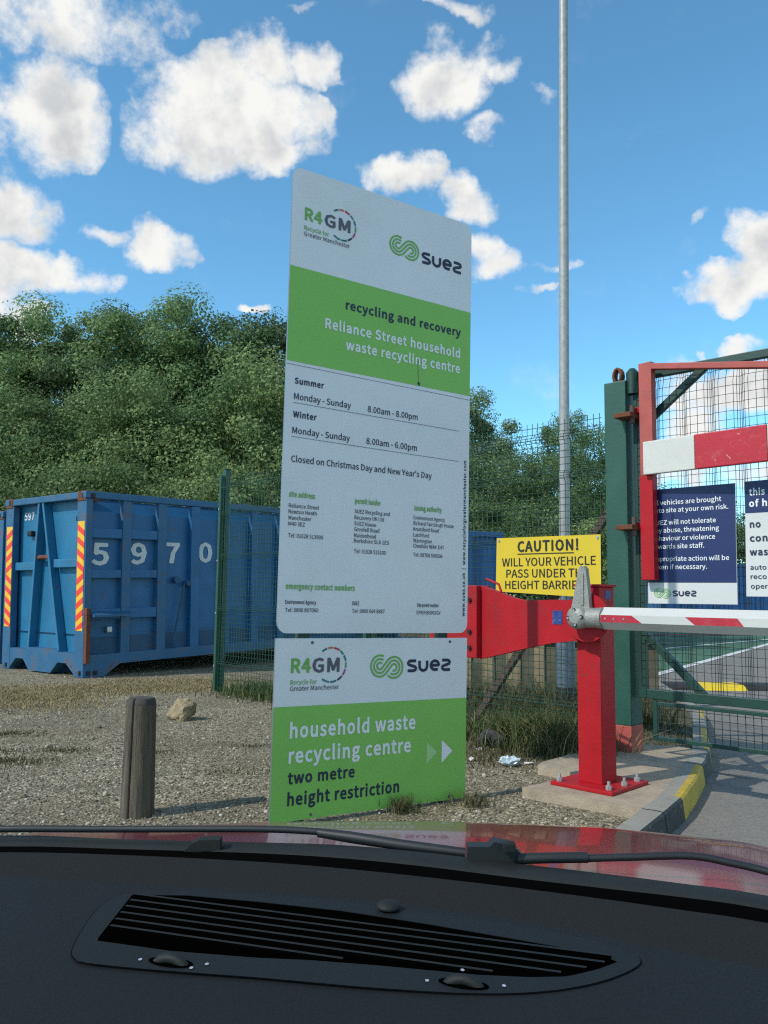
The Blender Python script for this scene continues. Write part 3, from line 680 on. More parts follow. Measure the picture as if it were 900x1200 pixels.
# ------------------------------------------------------------------ blue roll-on containers
CY = 0.908
CX_ = Vector((math.cos(CY), math.sin(CY), 0)); CYv = Vector((-math.sin(CY), math.cos(CY), 0))


def container(name, label, loc, number, end_number, group, detail=True):
    root = thing(name, label, 'container', (0, 0, 0), group)
    S = Frame((0, 0, 0), (1, 0, 0), (0, 0, 1), (0, -1, 0))          # number side: a along, b up, c outward
    E = Frame((0, 0, 0), (0, 1, 0), (0, 0, 1), (-1, 0, 0))          # hook end: a across, b up, c outward
    Lc, Wc, Hc = 6.1, 2.10, 2.46
    b = MB()
    # side skins, upper slope, far side, far end, floor
    for sgn, y0 in ((1, 0.0), (-1, Wc)):
        yy = lambda d: y0 + sgn * d
        prof = [(0.085, 0.20), (0.085, 2.20), (0.20, 2.355), (0.20, 2.37)]
        for (d0, z0), (d1, z1) in zip(prof[:-1], prof[1:]):
            b.add([(0.1, yy(d0), z0), (Lc, yy(d0), z0), (Lc, yy(d1), z1), (0.1, yy(d1), z1)], [[0, 1, 2, 3]], 'blue_paint')
    b.add([(0.1, 0.083, 0.29), (Lc, 0.083, 0.29), (Lc, 0.083, 0.50), (0.1, 0.083, 0.52)], [[0, 1, 2, 3]], 'blue_low')  # darker blue strip along the foot of the number side
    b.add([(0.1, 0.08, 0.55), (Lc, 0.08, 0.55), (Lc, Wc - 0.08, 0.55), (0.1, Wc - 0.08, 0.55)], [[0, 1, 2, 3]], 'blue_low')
    b.add([(Lc, 0.08, 0.25), (Lc, Wc - 0.08, 0.25), (Lc, Wc - 0.08, 2.35), (Lc, 0.08, 2.35)], [[0, 1, 2, 3]], 'blue_paint')
    b.build('body', root, local=True)
    h = MB()   # recessed head plate
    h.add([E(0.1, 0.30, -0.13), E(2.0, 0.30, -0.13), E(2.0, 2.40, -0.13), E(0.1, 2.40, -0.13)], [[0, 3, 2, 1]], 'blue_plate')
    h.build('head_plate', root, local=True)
    fr_ = MB()
    fr_.box(S, (-0.02, Lc), (2.365, 2.46), (-0.10, 0.01), 'blue_edge', 0.012); fr_.box(S, (-0.02, Lc), (2.365, 2.46), (-Wc - 0.01, -Wc + 0.10), 'blue_edge', 0.012)
    fr_.box(E, (0.0, Wc), (2.365, 2.458), (-0.10, 0.006), 'blue_edge', 0.012)
    for a in (0.0, Wc - 0.215): fr_.box(E, (a, a + 0.215), (0.0, 2.36), (-0.095, 0.004), 'blue_edge', 0.012)
    for a in (0.0, Wc - 0.2):
        fr_.box(E, (a + 0.01, a + 0.205), (2.33, 2.468), (-0.2, 0.014), 'rust', 0.01)
        fr_.box(E, (a + 0.055, a + 0.095), (2.37, 2.43), (-0.02, 0.02), 'black', 0.004); fr_.box(E, (a + 0.05, a + 0.09), (0.03, 0.09), (-0.02, 0.02), 'black', 0.004)
    for a in (0.05, 0.16): fr_.box(S, (a, a + 0.045), (0.03, 0.085), (-0.02, 0.016), 'black', 0.004)
    fr_.box(S, (0.055, 0.115), (2.37, 2.43), (-0.02, 0.022), 'black', 0.004)
    # bottom side rail with its gusset, and the sole across the hook end
    for z0 in (0, 1):
        F2 = S if z0 == 0 else Frame((0, Wc, 0), (1, 0, 0), (0, 0, 1), (0, 1, 0))
        fr_.prism(F2, [(0.096, 0.0), (0.32, 0.0), (0.56, 0.15), (Lc, 0.15), (Lc, 0.29), (0.096, 0.29)], -0.16, -0.004, 'blue_edge')
    fr_.prism(E, [(0.2, 0.02), (0.42, 0.17), (0.62, 0.17), (0.80, 0.02), (1.36, 0.02), (1.52, 0.17), (1.72, 0.17), (1.90, 0.02), (1.90, 0.31), (1.38, 0.31), (1.38, 0.34), (0.6, 0.34), (0.6, 0.31), (0.2, 0.31)], -0.16, -0.002, 'blue_edge')
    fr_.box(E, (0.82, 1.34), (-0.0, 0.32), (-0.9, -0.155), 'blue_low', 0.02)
    fr_.build('frame', root, local=True)
    for i, (a0, a1) in enumerate(((0.563, 0.698), (1.151, 1.297), (1.747, 1.898), (2.36, 2.50), (2.96, 3.10), (3.56, 3.70), (4.16, 4.30), (4.76, 4.90), (5.36, 5.50), (5.96, 6.10))):
        r_ = MB(); r_.prism(Frame((0, 0, 0), (0, -1, 0), (0, 0, 1), (1, 0, 0)), [(-0.084, 0.28), (-0.006, 0.28), (-0.006, 2.16), (0.004, 2.36), (-0.084, 2.36)], a0, a1, 'blue_edge' if i < 2 else 'blue_paint'); r_.build('rib', root, local=True)
    for z0, z1 in ((1.84, 1.97), (1.30, 1.415), (0.75, 0.89)):
        r_ = MB(); r_.box(S, (0.097, 0.56), (z0, z1), (-0.084, -0.012), 'blue_paint', 0.01); r_.box(S, (0.70, 1.15), (z0, z1), (-0.084, -0.014), 'blue_paint', 0.01); r_.build('stiffener', root, local=True)
    # A-frame on the hook end, bail bar, cross rails
    for top, bot in ((1.22, 1.415), (1.12, 0.60)):
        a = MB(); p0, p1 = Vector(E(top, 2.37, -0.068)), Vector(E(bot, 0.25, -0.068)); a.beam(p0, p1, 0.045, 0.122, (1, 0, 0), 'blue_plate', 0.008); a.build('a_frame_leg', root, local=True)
    a = MB(); a.tube([E(1.0, 1.585, -0.06), E(1.04, 1.60, -0.04), E(1.22, 1.60, -0.04), E(1.27, 1.585, -0.06)], 0.03, 'rust', 10); a.build('hook_bar', root, local=True)
    for a0, a1, z0, z1 in ((1.36, 1.885, 1.42, 1.535), (0.22, 0.85, 1.45, 1.565)):
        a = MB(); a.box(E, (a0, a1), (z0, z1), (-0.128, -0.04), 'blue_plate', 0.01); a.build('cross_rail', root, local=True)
    if detail:
        for a0 in (0.03, Wc - 0.205):
            c = MB(); z0, z1, wd = 0.61, 2.06, 0.16
            c.flat(E, [(a0, z0), (a0 + wd, z0), (a0 + wd, z1), (a0, z1)], 0.0075, 'hazard_yellow')
            n, st = 9, (z1 - z0) / 9; flip = -1 if a0 < 1 else 1
            for k in range(n):
                b0 = z0 + k * st; d = 0.09 * (1 if k < n / 2 else -1) * flip
                q = [(a0, b0 - d / 2), (a0 + wd, b0 + d / 2), (a0 + wd, b0 + d / 2 + st * 0.5), (a0, b0 - d / 2 + st * 0.5)]
                c.flat(E, [(x, min(z1, max(z0, y))) for x, y in q], 0.0095, 'hazard_red')
            c.build('hazard_strip', root, local=True)
        # step, lamp, upright guard bar on the number side
        a = MB(); a.prism(Frame((0, 0, 0), (0, -1, 0), (0, 0, 1), (1, 0, 0)), [(-0.08, 0.80), (0.13, 0.79), (0.13, 0.82), (-0.08, 0.88)], 0.06, 0.66, 'blue_edge'); a.build('step', root, local=True)
        a = MB(); a.box(S, (0.36, 0.44), (0.57, 0.65), (-0.084, -0.02), 'alu', 0.012); a.build('lock', root, local=True)
        a = MB(); a.box(S, (-0.01, 0.05), (0.19, 0.91), (0.012, 0.075), 'rust', 0.008); a.build('guard_bar', root, local=True)
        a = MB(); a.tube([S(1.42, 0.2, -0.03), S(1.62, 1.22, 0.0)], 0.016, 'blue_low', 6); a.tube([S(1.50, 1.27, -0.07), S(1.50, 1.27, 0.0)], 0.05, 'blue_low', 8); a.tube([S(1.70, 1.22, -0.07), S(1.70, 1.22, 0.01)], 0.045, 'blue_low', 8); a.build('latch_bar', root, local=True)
        for a0, z0 in ((1.56, 1.94), (0.30, 2.10)):
            a = MB(); a.box(E, (a0 - 0.06, a0 + 0.06), (z0 - 0.03, z0 + 0.05), (-0.13, -0.06), 'black', 0.02); a.build('buffer', root, local=True)
    n = MB()
    for t, a0, w, z in number: n.text(S, t, a0, z, w, 0.305, -0.078, 'decal_white', True)
    n.build('number', root, local=True); n = MB()
    for t, a0, w, z in end_number: n.text(Frame((0, 0, 0), (0, -1, 0), (0, 0, 1), (-1, 0, 0)), t, -a0, z, w, 0.115, -0.126, 'decal_white', True)
    if end_number: n.build('end_number', root, local=True)
    root.location = loc; root.rotation_euler = (0, -0.028, CY)
    return root


CL = Vector((-3.90, 10.847, 0.0))
container('roll_on_container', 'blue steel skip container with large white number 5970 and hazard strips', CL,
          [('5', 0.135, 0.27, 1.475), ('9', 0.745, 0.27, 1.492), ('7', 1.325, 0.27, 1.512), ('0', 1.94, 0.27, 1.530)], [('597', 1.81, 0.27, 2.15)], 'blue roll on containers')
p2 = CL + CYv * 2.75 + CX_ * 0.3; p2.z = -0.10
container('roll_on_container', 'blue steel skip container cut off by the left picture edge, behind the numbered one', p2, [('5', 1.30, 0.27, 1.50)], [], 'blue roll on containers', detail=False)


def far_skip(name, label, loc, yaw, Lc, Hc, mat, group):
    root = thing(name, label, 'container', loc, group)
    F2 = vframe(loc, yaw)
    b = MB(); b.prism(Frame(F2(0, 0), F2.u, -F2.n, Vector((0, 0, 1))), [(0, 0), (Lc, 0), (Lc, 2.2), (0, 2.2)], 0.28, Hc - 0.1, mat); b.build('body', root)
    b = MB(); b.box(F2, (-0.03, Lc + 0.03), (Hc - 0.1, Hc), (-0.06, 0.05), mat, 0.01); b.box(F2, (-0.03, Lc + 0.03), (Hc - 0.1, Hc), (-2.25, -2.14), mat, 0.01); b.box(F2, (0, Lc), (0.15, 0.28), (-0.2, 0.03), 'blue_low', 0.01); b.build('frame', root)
    n = int(Lc / 0.62)
    for i in range(n + 1):
        a = i * (Lc - 0.12) / n
        b = MB(); b.box(F2, (a, a + 0.12), (0.28, Hc - 0.1), (0.001, 0.06), mat, 0.008); b.build('rib', root)
    b = MB()
    for a in (0.25, Lc - 0.5): b.tube([F2(a, 0.12, 0.0), F2(a, 0.12, -0.25)], 0.12, 'black', 12)
    b.build('roller', root)
    return root


far_skip('roll_on_container', 'plain blue container beyond the fence, between notice board and lamp column', (0.35, 14.8, -0.05), 0.30, 1.95, 2.38, 'blue_far', 'blue containers standing in the yard')
far_skip('roll_on_container', 'long distant blue container across the yard, behind the navy gate sign', (10.6, 31.5, -0.06), 0.05, 7.0, 2.55, 'blue_far', 'blue containers standing in the yard')

# ------------------------------------------------------------------ mesh fence
FY = -0.7945
FF = vframe((-1.898, 9.533, 0), FY)
FL, FH = 5.02, 2.49


def wire_rows(lines, r):
    V, F_ = [], []; off = 0
    for P in lines:
        P = np.array(P, float); n = len(P)
        d = np.gradient(P, axis=0); d /= np.linalg.norm(d, axis=1)[:, None] + 1e-9
        ref = np.array([0.3, 0.8, 0.52]) if abs(d[0] @ np.array([0.3, 0.8, 0.52])) < 0.85 else np.array([1.0, 0, 0])
        x = ref - d * (d @ ref)[:, None]; x /= np.linalg.norm(x, axis=1)[:, None]; y = np.cross(d, x)
        for k in range(3):
            a = 2.0944 * k; V.append(P + (x * math.cos(a) + y * math.sin(a)) * r)
        for k in range(3):
            i = np.arange(n - 1); a, b = off + k * n + i, off + ((k + 1) % 3) * n + i
            F_.append(np.stack([a, b, b + 1, a + 1], 1))
        off += 3 * n
    return np.concatenate(V), np.concatenate(F_)


fence = thing('mesh_fence', 'tall green weldmesh fence running behind the notice board to the gate post', 'fence', FF(0, 0))
lines = []
folds = [0.35, 0.95, 1.55, 2.05, 2.35]
zs = []
z = 0.06
while z < FH - 0.01:
    zs.append(z); z += 0.052


def fold_c(z):
    return sum(0.028 * max(0.0, 1 - abs(z - q) / 0.045) for q in folds)


zs = sorted(zs + [q + e for q in folds for e in (-0.022, 0.0, 0.022)])
zz = sorted([0.03, FH] + [q + e for q in folds for e in (-0.045, 0, 0.045)])
o_ = Vector(FF(0, 0))
a = 0.03
while a < FL - 0.02:
    lines.append([tuple(FF(a, z, fold_c(z)) - o_) for z in zz]); a += 0.05
for z in zs: lines.append([tuple(FF(0.0, z, fold_c(z) + 0.004) - o_), tuple(FF(FL * 0.5, z, fold_c(z) + 0.004) - o_), tuple(FF(FL - 0.02, z, fold_c(z) + 0.004) - o_)])
v, f_ = wire_rows(lines, 0.0030)
np_mesh('mesh_panel', v, f_, ['wire_green'], fence)
for a in (0.0, 2.5):
    mb = MB(); mb.box(FF, (a - 0.032, a + 0.032), (-0.1, 2.57), (-0.085, -0.022), 'green_post', 0.006); mb.box(FF, (a - 0.036, a + 0.036), (2.57, 2.585), (-0.09, -0.018), 'green_dark', 0.004)
    p = mb.build('post', fence)
    mb = MB(); mb.box(FF, (a - 0.022, a + 0.022), (0.02, 2.50), (-0.021, 0.034), 'wire_green', 0.004)
    for z in (0.3, 0.9, 1.5, 2.1): mb.tube([FF(a, z, 0.03), FF(a, z, 0.042)], 0.012, 'alu', 8)
    mb.build('clamp_bar', p)
br = MB(); br.beam(FF(4.98, 1.92, -0.30), FF(3.55, 0.05, -0.30), 0.055, 0.055, (0, 0, 1), 'brown_steel', 0.004); br.build('brace', fence)

caution = thing('caution_sign', 'yellow caution sign with black capitals fixed to the mesh fence', 'sign', FF(4.5, 0, 0.05))
mb = MB(); mb.prism(FF, [(4.045, 1.165), (4.998, 1.12), (5.0, 1.582), (4.057, 1.592)], 0.036, 0.042, 'yellow', 'sign_edge'); mb.build('panel', caution)
mb = MB()
for t, a, b, w, cap in [('CAUTION!', 4.262, 1.473, 0.553, 0.0867), ('WILL YOUR VEHICLE', 4.110, 1.362, 0.849, 0.0659), ('PASS UNDER THE', 4.152, 1.273, 0.746, 0.0654), ('HEIGHT BARRIER', 4.141, 1.184, 0.720, 0.0653)]:
    mb.text(FF, t, a, b, w, cap, 0.0445, 'ink_black', cap > 0.08)
mb.stroke(FF, [(4.262, 1.458), (4.775, 1.455)], 0.008, 0.0445, 'ink_black'); mb.build('lettering', caution)
for a, b in ((4.08, 1.57), (4.975, 1.56)):
    mb = MB(); mb.tube([FF(a, b, 0.04), FF(a, b, 0.048)], 0.011, 'alu', 8); mb.build('bolt', caution)

# ------------------------------------------------------------------ lamp column
lamp = thing('lamp_column', 'tall galvanised lamp column rising behind the mesh fence', 'lamp column', (1.81, 8.2, 0))
mb = MB(); mb.tube([(1.81, 8.2, -0.1), (1.81, 8.2, 1.32), (1.81, 8.2, 1.40)], [0.093, 0.093, 0.058], 'pole_base_paint', 24); base = mb.build('base_section', lamp)
mb = MB(); mb.tube([(1.81, 8.2, -0.02), (1.81, 8.2, 0.24), (1.81, 8.2, 0.25)], [0.097, 0.097, 0.093], 'tar', 24, caps=False); mb.build('foot_coating', lamp)
mb = MB(); mb.tube([(1.81 + 0.006 * i, 8.2, 1.40 + i * 0.7) for i in range(10)], [0.054 - i * 0.0009 for i in range(10)], 'galv', 24); mb.build('shaft', lamp)

# ------------------------------------------------------------------ barrier with counterweight
BU = Vector((math.cos(-0.77), math.sin(-0.77), 0)); BN = Vector((math.sin(-0.77), -math.cos(-0.77), 0)); ZV = Vector((0, 0, 1))
BC = Vector((1.245, 4.83, 0))
BF = Frame(BC, BU, ZV, BN)                       # a along the arm, b up, c toward the viewer
bar = thing('boom_barrier', 'red boom barrier with counterweight and red striped white arm', 'barrier', BC)
mb = MB(); mb.box(BF, (-0.075, 0.075), (0.075, 1.185), (-0.085, 0.085), 'red_paint', 0.008); mb.box(BF, (-0.085, 0.085), (1.185, 1.20), (-0.095, 0.095), 'red_paint', 0.004); post = mb.build('post', bar)
mb = MB(); mb.box(BF, (-0.19, 0.20), (0.057, 0.078), (-0.22, 0.20), 'red_paint', 0.004); plate = mb.build('base_plate', bar)
for a, c in ((-0.155, -0.18), (0.16, -0.16), (0.155, 0.155), (0.165, 0.0), (-0.15, 0.165)):
    mb = MB(); mb.tube([BF(a, 0.078, c), BF(a, 0.100, c)], 0.017, 'galv', 6, smooth=False); mb.tube([BF(a, 0.10, c), BF(a, 0.122, c)], 0.009, 'galv', 8); mb.build('bolt', plate)
cw = [(0.03, 1.105), (-0.2, 1.108), (-0.40, 1.100), (-0.50, 1.118), (-0.60, 1.150), (-0.735, 1.19), (-0.735, 0.73), (-0.60, 0.762), (-0.40, 0.812), (-0.22, 0.852), (0.03, 0.885)]
mb = MB(); mb.prism(BF, cw, 0.088, 0.142, 'red_paint'); cwo = mb.build('counterweight_plate', bar)
mb = MB(); mb.box(BF, (-1.12, -0.73), (0.735, 1.192), (0.035, 0.185), 'red_paint', 0.008)
for b in (0.80, 0.90, 1.10): mb.tube([BF(-0.785, b, 0.18), BF(-0.785, b, 0.20)], 0.014, 'black', 8)
mb.tube([BF(-0.60, 1.15, 0.1), BF(-0.62, 1.20, 0.1), BF(-0.72, 1.235, 0.1)], 0.008, 'red_paint', 6)
mb.build('counterweight', bar)
mb = MB(); mb.tube([BF(0.035, 1.01, 0.143), BF(0.035, 1.01, 0.165)], 0.138, 'red_paint', 40)
mb.tube([BF(0.035, 1.01, 0.165), BF(0.035, 1.01, 0.168)], 0.125, 'red_paint', 40); mb.build('pivot_disc', bar)
mb = MB()
mb.tube([BF(0.02, 1.01, 0.20), BF(0.12, 1.01, 0.20), BF(0.165, 1.01, 0.20), BF(0.168, 1.01, 0.20)], [0.056, 0.056, 0.060, 0.060], 'cast_alu', 24)
mb.tube([BF(0.02, 1.01, 0.155), BF(0.02, 1.01, 0.245), BF(0.02, 1.01, 0.262), BF(0.02, 1.01, 0.270)], [0.062, 0.064, 0.052, 0.03], 'cast_alu', 28)
hub = mb.build('hub', bar)
for k in range(4):
    t = math.pi / 2 * k + 0.1; mb = MB(); mb.tube([BF(0.02 + 0.041 * math.cos(t), 1.01 + 0.041 * math.sin(t), 0.24), BF(0.02 + 0.041 * math.cos(t), 1.01 + 0.041 * math.sin(t), 0.268)], 0.0125, 'black', 10); mb.build('bolt', hub)
    mb = MB(); mb.tube([BF(0.02 + 0.041 * math.cos(t), 1.01 + 0.041 * math.sin(t), 0.266), BF(0.02 + 0.041 * math.cos(t), 1.01 + 0.041 * math.sin(t), 0.2715)], 0.0075, 'galv', 6, smooth=False); mb.build('bolt', hub)
mb = MB(); mb.prism(BF, [(-0.035, 1.055), (0.085, 1.055), (0.072, 1.20), (0.062, 1.285), (0.05, 1.30), (0.028, 1.30), (0.016, 1.285), (-0.01, 1.16)], 0.178, 0.212, 'cast_alu')
mb.box(BF, (0.03, 0.05), (1.08, 1.26), (0.211, 0.220), 'cast_alu', 0.003); mb.build('lever', bar)
AZ = 1.01
prof = [(0.0, 0.061), (0.046, 0.0205), (0.046, -0.0205), (0.0, -0.061), (-0.046, -0.0205), (-0.046, 0.0205)]
mb = MB(); mb.prism(Frame(BF(0, AZ, 0.2), BN, ZV, BU), prof, 0.166, 4.3, 'arm_white')
arm = mb.build('arm', bar)
t0 = 0.0
mb = MB()
for b0, b1, t0_, t1_ in [(0.172, 0.172, 0.354, 0.412)] + [(0.649 + 0.55 * k, 0.698 + 0.55 * k, 0.91 + 0.55 * k, 0.94 + 0.55 * k) for k in range(6)]:
    q = [(b1, AZ - 0.0195), (t1_, AZ - 0.0195), (t0_, AZ + 0.0195), (b0, AZ + 0.0195)]
    mb.flat(BF, q, 0.2475, 'arm_red')
mb.build('stripe', arm)
for a in (0.20, 0.25, 0.31):
    mb = MB(); mb.tube([BF(a, AZ, 0.247), BF(a, AZ, 0.2505)], 0.005, 'galv', 8); mb.build('rivet', arm)
mb = MB(); mb.prism(BF, [(-0.20, 0.965), (-0.135, 0.965), (-0.135, 1.045), (-0.20, 1.045)], 0.1425, 0.1445, 'sticker_blue'); mb.build('sticker', cwo)
mb = MB(); mb.prism(Frame(BF(0.0755, 0, 0), -BN, ZV, BU), [(-0.02, 1.115), (0.045, 1.115), (0.045, 1.165), (-0.02, 1.165)], 0.0, 0.0018, 'sticker_blue'); mb.build('sticker', post)

# ------------------------------------------------------------------ gate post, gate leaf, height barrier
GPF = vframe((1.735, 5.935, 0), -0.77)
gpo = thing('gate_post', 'dark green square gate post with brick red foot and lifting ring', 'gate post', GPF(0, 0))
mb = MB(); mb.box(GPF, (-0.085, 0.085), (0.235, 2.70), (-0.085, 0.085), 'green_post', 0.008); mb.build('shaft', gpo)
mb = MB(); mb.box(GPF, (-0.087, 0.087), (0.03, 0.236), (-0.087, 0.087), 'red_faded', 0.006); mb.build('foot', gpo)
rg = []
for k in range(13):
    t = math.pi * 2 * k / 12; rg.append(GPF(-0.01 + 0.03 * math.cos(t), 2.757 + 0.055 * math.sin(t), 0.0))
mb = MB()
for d in (-0.02, 0.0, 0.02): mb.tube([p + GPF.n * d for p in rg], 0.011, 'rust', 8, caps=False)
mb.build('lifting_ring', gpo)
for z in (2.42, 1.62):
    mb = MB(); mb.box(GPF, (0.05, 0.18), (z - 0.02, z + 0.015), (0.04, 0.20), 'rust', 0.006); mb.tube([GPF(0.16, z - 0.06, 0.13), GPF(0.16, z + 0.07, 0.13)], 0.018, 'brown_steel', 10); mb.build('hinge_bracket', gpo)
mb = MB(); mb.tube([GPF(0.11, 2.60, 0.02), GPF(0.11, 2.76, 0.02)], 0.045, 'green_dark', 14); mb.tube([GPF(0.11, 2.76, 0.02), GPF(0.11, 2.79, 0.02)], [0.045, 0.02], 'green_dark', 14); mb.build('hinge_pin', gpo)

GF = vframe((1.80, 5.85, 0), -0.7545)
GL = 3.6
gate = thing('mesh_gate', 'dark green mesh gate leaf with hanging lower panel and diagonal corner braces', 'gate', GF(0, 0))
mb = MB()
mb.box(GF, (0.0, 0.06), (0.43, 2.76), (-0.05, 0.0), 'green_dark', 0.006); mb.box(GF, (GL - 0.06, GL), (0.43, 2.76), (-0.05, 0.0), 'green_dark', 0.006)
mb.box(GF, (0.06, GL - 0.06), (2.70, 2.758), (-0.05, 0.0), 'green_dark', 0.006); mb.box(GF, (0.06, GL - 0.06), (0.43, 0.495), (-0.05, 0.0), 'green_dark', 0.006); mb.build('frame', gate)
for p, q in (((0.05, 0.88), (0.46, 0.48)), ((0.03, 2.33), (0.52, 2.71)), ((GL - 0.05, 0.88), (GL - 0.46, 0.48)), ((GL - 0.03, 2.33), (GL - 0.52, 2.71))):
    mb = MB(); mb.beam(GF(*p, -0.023), GF(*q, -0.023), 0.05, 0.044, GF.n, 'green_dark', 0.004); mb.build('corner_brace', gate)
o_ = Vector(GF(0, 0)); lines = []
pitch = 0.196; path = []; wires = []
k = 0
while k * pitch < GL - 0.1:
    b = 0.03 + k * pitch
    for da, c in ((0.0, 0.0), (0.05, 0.0), (0.1, 0.0)): wires.append((b + da, c))
    for da, c in ((0.118, -0.015), (0.13, -0.03), (0.142, -0.03), (0.156, -0.015), (0.172, 0.0)): wires.append((b + da, c))
    k += 1
wires = [(a, c) for a, c in wires if a < GL - 0.03]
for a, c in wires: lines.append([tuple(GF(a, 0.47, c * 0.3 - 0.004) - o_), tuple(GF(a, 0.56, c + 0.002) - o_), tuple(GF(a, 2.58, c + 0.002) - o_), tuple(GF(a + 0.006, 2.66, c * 0.6 - 0.01) - o_), tuple(GF(a, 2.73, -0.02) - o_)])
z = 0.52
while z < 2.70:
    lines.append([tuple(GF(a, z, c + 0.006) - o_) for a, c in wires]); z += 0.058
v, f_ = wire_rows(lines, 0.0021); np_mesh('mesh_panel', v, f_, ['wire_dark'], gate)
mb = MB(); mb.box(GF, (0.10, 0.13), (0.15, 0.43), (-0.04, -0.01), 'green_dark', 0.004); mb.box(GF, (GL - 0.1, GL - 0.07), (0.15, 0.43), (-0.04, -0.01), 'green_dark', 0.004)
mb.box(GF, (0.13, GL - 0.1), (0.15, 0.178), (-0.04, -0.01), 'green_dark', 0.004); mb.box(GF, (0.13, GL - 0.1), (0.385, 0.412), (-0.04, -0.01), 'green_dark', 0.004); lower = mb.build('lower_frame', gate)
lines = []
a = 0.17
while a < GL - 0.12: lines.append([tuple(GF(a, 0.165, -0.025) - o_), tuple(GF(a, 0.40, -0.025) - o_)]); a += 0.05
for z in (0.225, 0.275, 0.325, 0.37): lines.append([tuple(GF(0.115, z, -0.022) - o_), tuple(GF(GL - 0.09, z, -0.022) - o_)])
v, f_ = wire_rows(lines, 0.0028); np_mesh('lower_mesh', v, f_, ['wire_dark'], gate)

HF = vframe((1.71, 5.789, -0.034), -0.845)
HF.u *= 1.03; HF.v *= 1.03; HF.n *= 1.03          # built 3 % larger than first drawn
hb = thing('height_barrier', 'red swing height barrier with striped board and tie bar above the gate', 'height barrier', HF(0.17, 0))
mb = MB(); mb.box(HF, (0.118, 0.215), (1.245, 1.95), (-0.06, 0.0), 'red_paint', 0.006); mb.box(HF, (0.125, 0.222), (1.951, 2.735), (-0.06, 0.0), 'red_faded', 0.006); up = mb.build('upright', hb)
mb = MB(); mb.beam(HF(0.21, 2.703, -0.03), HF(3.55, 2.07, -0.03), 0.06, 0.042, (0, 0, 1), 'red_faded', 0.005); mb.build('tie_bar', hb)
segs = [(0.172, 0.539, 'white_board'), (0.541, 1.0, 'red_board'), (1.002, 1.46, 'white_board'), (1.462, 1.92, 'red_board'), (1.922, 2.38, 'white_board'), (2.382, 2.84, 'red_board'), (2.842, 3.6, 'white_board')]
mb = MB()
for a0, a1, mt in segs: mb.box(HF, (a0, a1), (1.951, 2.176), (0.001, 0.042), mt, 0.007)
mb.build('striped_board', hb)
for z in (1.62, 2.42):
    mb = MB(); mb.box(HF, (0.05, 0.125), (z - 0.02, z + 0.02), (-0.08, -0.03), 'red_paint', 0.005); mb.build('hinge', hb)

GS1 = thing('gate_sign', 'navy sign about vehicles brought onto site at own risk, fixed on the gate', 'sign', GF(0.41, 1.5))
mb = MB(); mb.prism(GF, [(0.103, 1.088), (0.713, 1.09), (0.721, 1.884), (0.113, 1.884)], 0.024, 0.030, 'gate_sign_white', 'sign_edge'); mb.build('panel', GS1)
mb = MB(); mb.flat(GF, [(0.105, 1.233), (0.712, 1.231), (0.720, 1.883), (0.114, 1.883)], 0.0315, 'navy'); mb.build('navy_band', GS1)
mb = MB()
for t, a, b, w, cap in [('All vehicles are brought', 0.143, 1.771, 0.487, 0.0324), ('onto site at your own risk.', 0.141, 1.717, 0.533, 0.0321), ('SUEZ will not tolerate', 0.145, 1.632, 0.445, 0.0324), ('any abuse, threatening', 0.143, 1.578, 0.466, 0.0322), ('behaviour or violence', 0.140, 1.522, 0.442, 0.0323), ('towards site staff.', 0.139, 1.466, 0.368, 0.0325), ('Appropriate action will be', 0.137, 1.380, 0.532, 0.0318), ('taken if necessary.', 0.136, 1.324, 0.386, 0.0323)]:
    mb.text(GF, t, a, b, w, cap, 0.033, 'ink_white', False)
mb.build('lettering', GS1)
mb = MB(); swirl(mb, GF, 0.146, 0.268, 1.160, 0.0325, 'ink_green', 0.72); wordmark(mb, GF, 0.283, 1.139, 0.162, 0.040, 0.0325, 'ink_navy'); mb.build('logo', GS1)
GS2 = thing('gate_sign', 'white sign with navy heading cut off by the right picture edge', 'sign', GF(1.08, 1.5))
mb = MB(); mb.prism(GF, [(0.770, 1.143), (1.375, 1.143), (1.382, 1.89), (0.783, 1.888)], 0.024, 0.030, 'gate_sign_white', 'sign_edge'); mb.build('panel', GS2)
mb = MB(); mb.flat(GF, [(0.780, 1.680), (1.379, 1.680), (1.381, 1.889), (0.784, 1.887)], 0.0315, 'navy'); mb.build('navy_band', GS2)
mb = MB()
for t, a, b, cap, mt in [('this', 0.809, 1.793, 0.046, 'ink_white'), ('of h', 0.806, 1.719, 0.046, 'ink_white'), ('no', 0.806, 1.584, 0.046, 'ink_navy'), ('con', 0.803, 1.494, 0.046, 'ink_navy'), ('was', 0.800, 1.405, 0.046, 'ink_navy'), ('auto', 0.800, 1.314, 0.031, 'ink_navy'), ('reco', 0.800, 1.255, 0.031, 'ink_navy'), ('oper', 0.800, 1.193, 0.031, 'ink_navy')]:
    w = {'this': 0.098, 'of h': 0.112, 'no': 0.068, 'con': 0.110, 'was': 0.112, 'auto': 0.100, 'reco': 0.100, 'oper': 0.104}[t]
    mb.text(GF, t, a, b, w, cap, 0.033, mt, cap > 0.04)
mb.build('lettering', GS2)

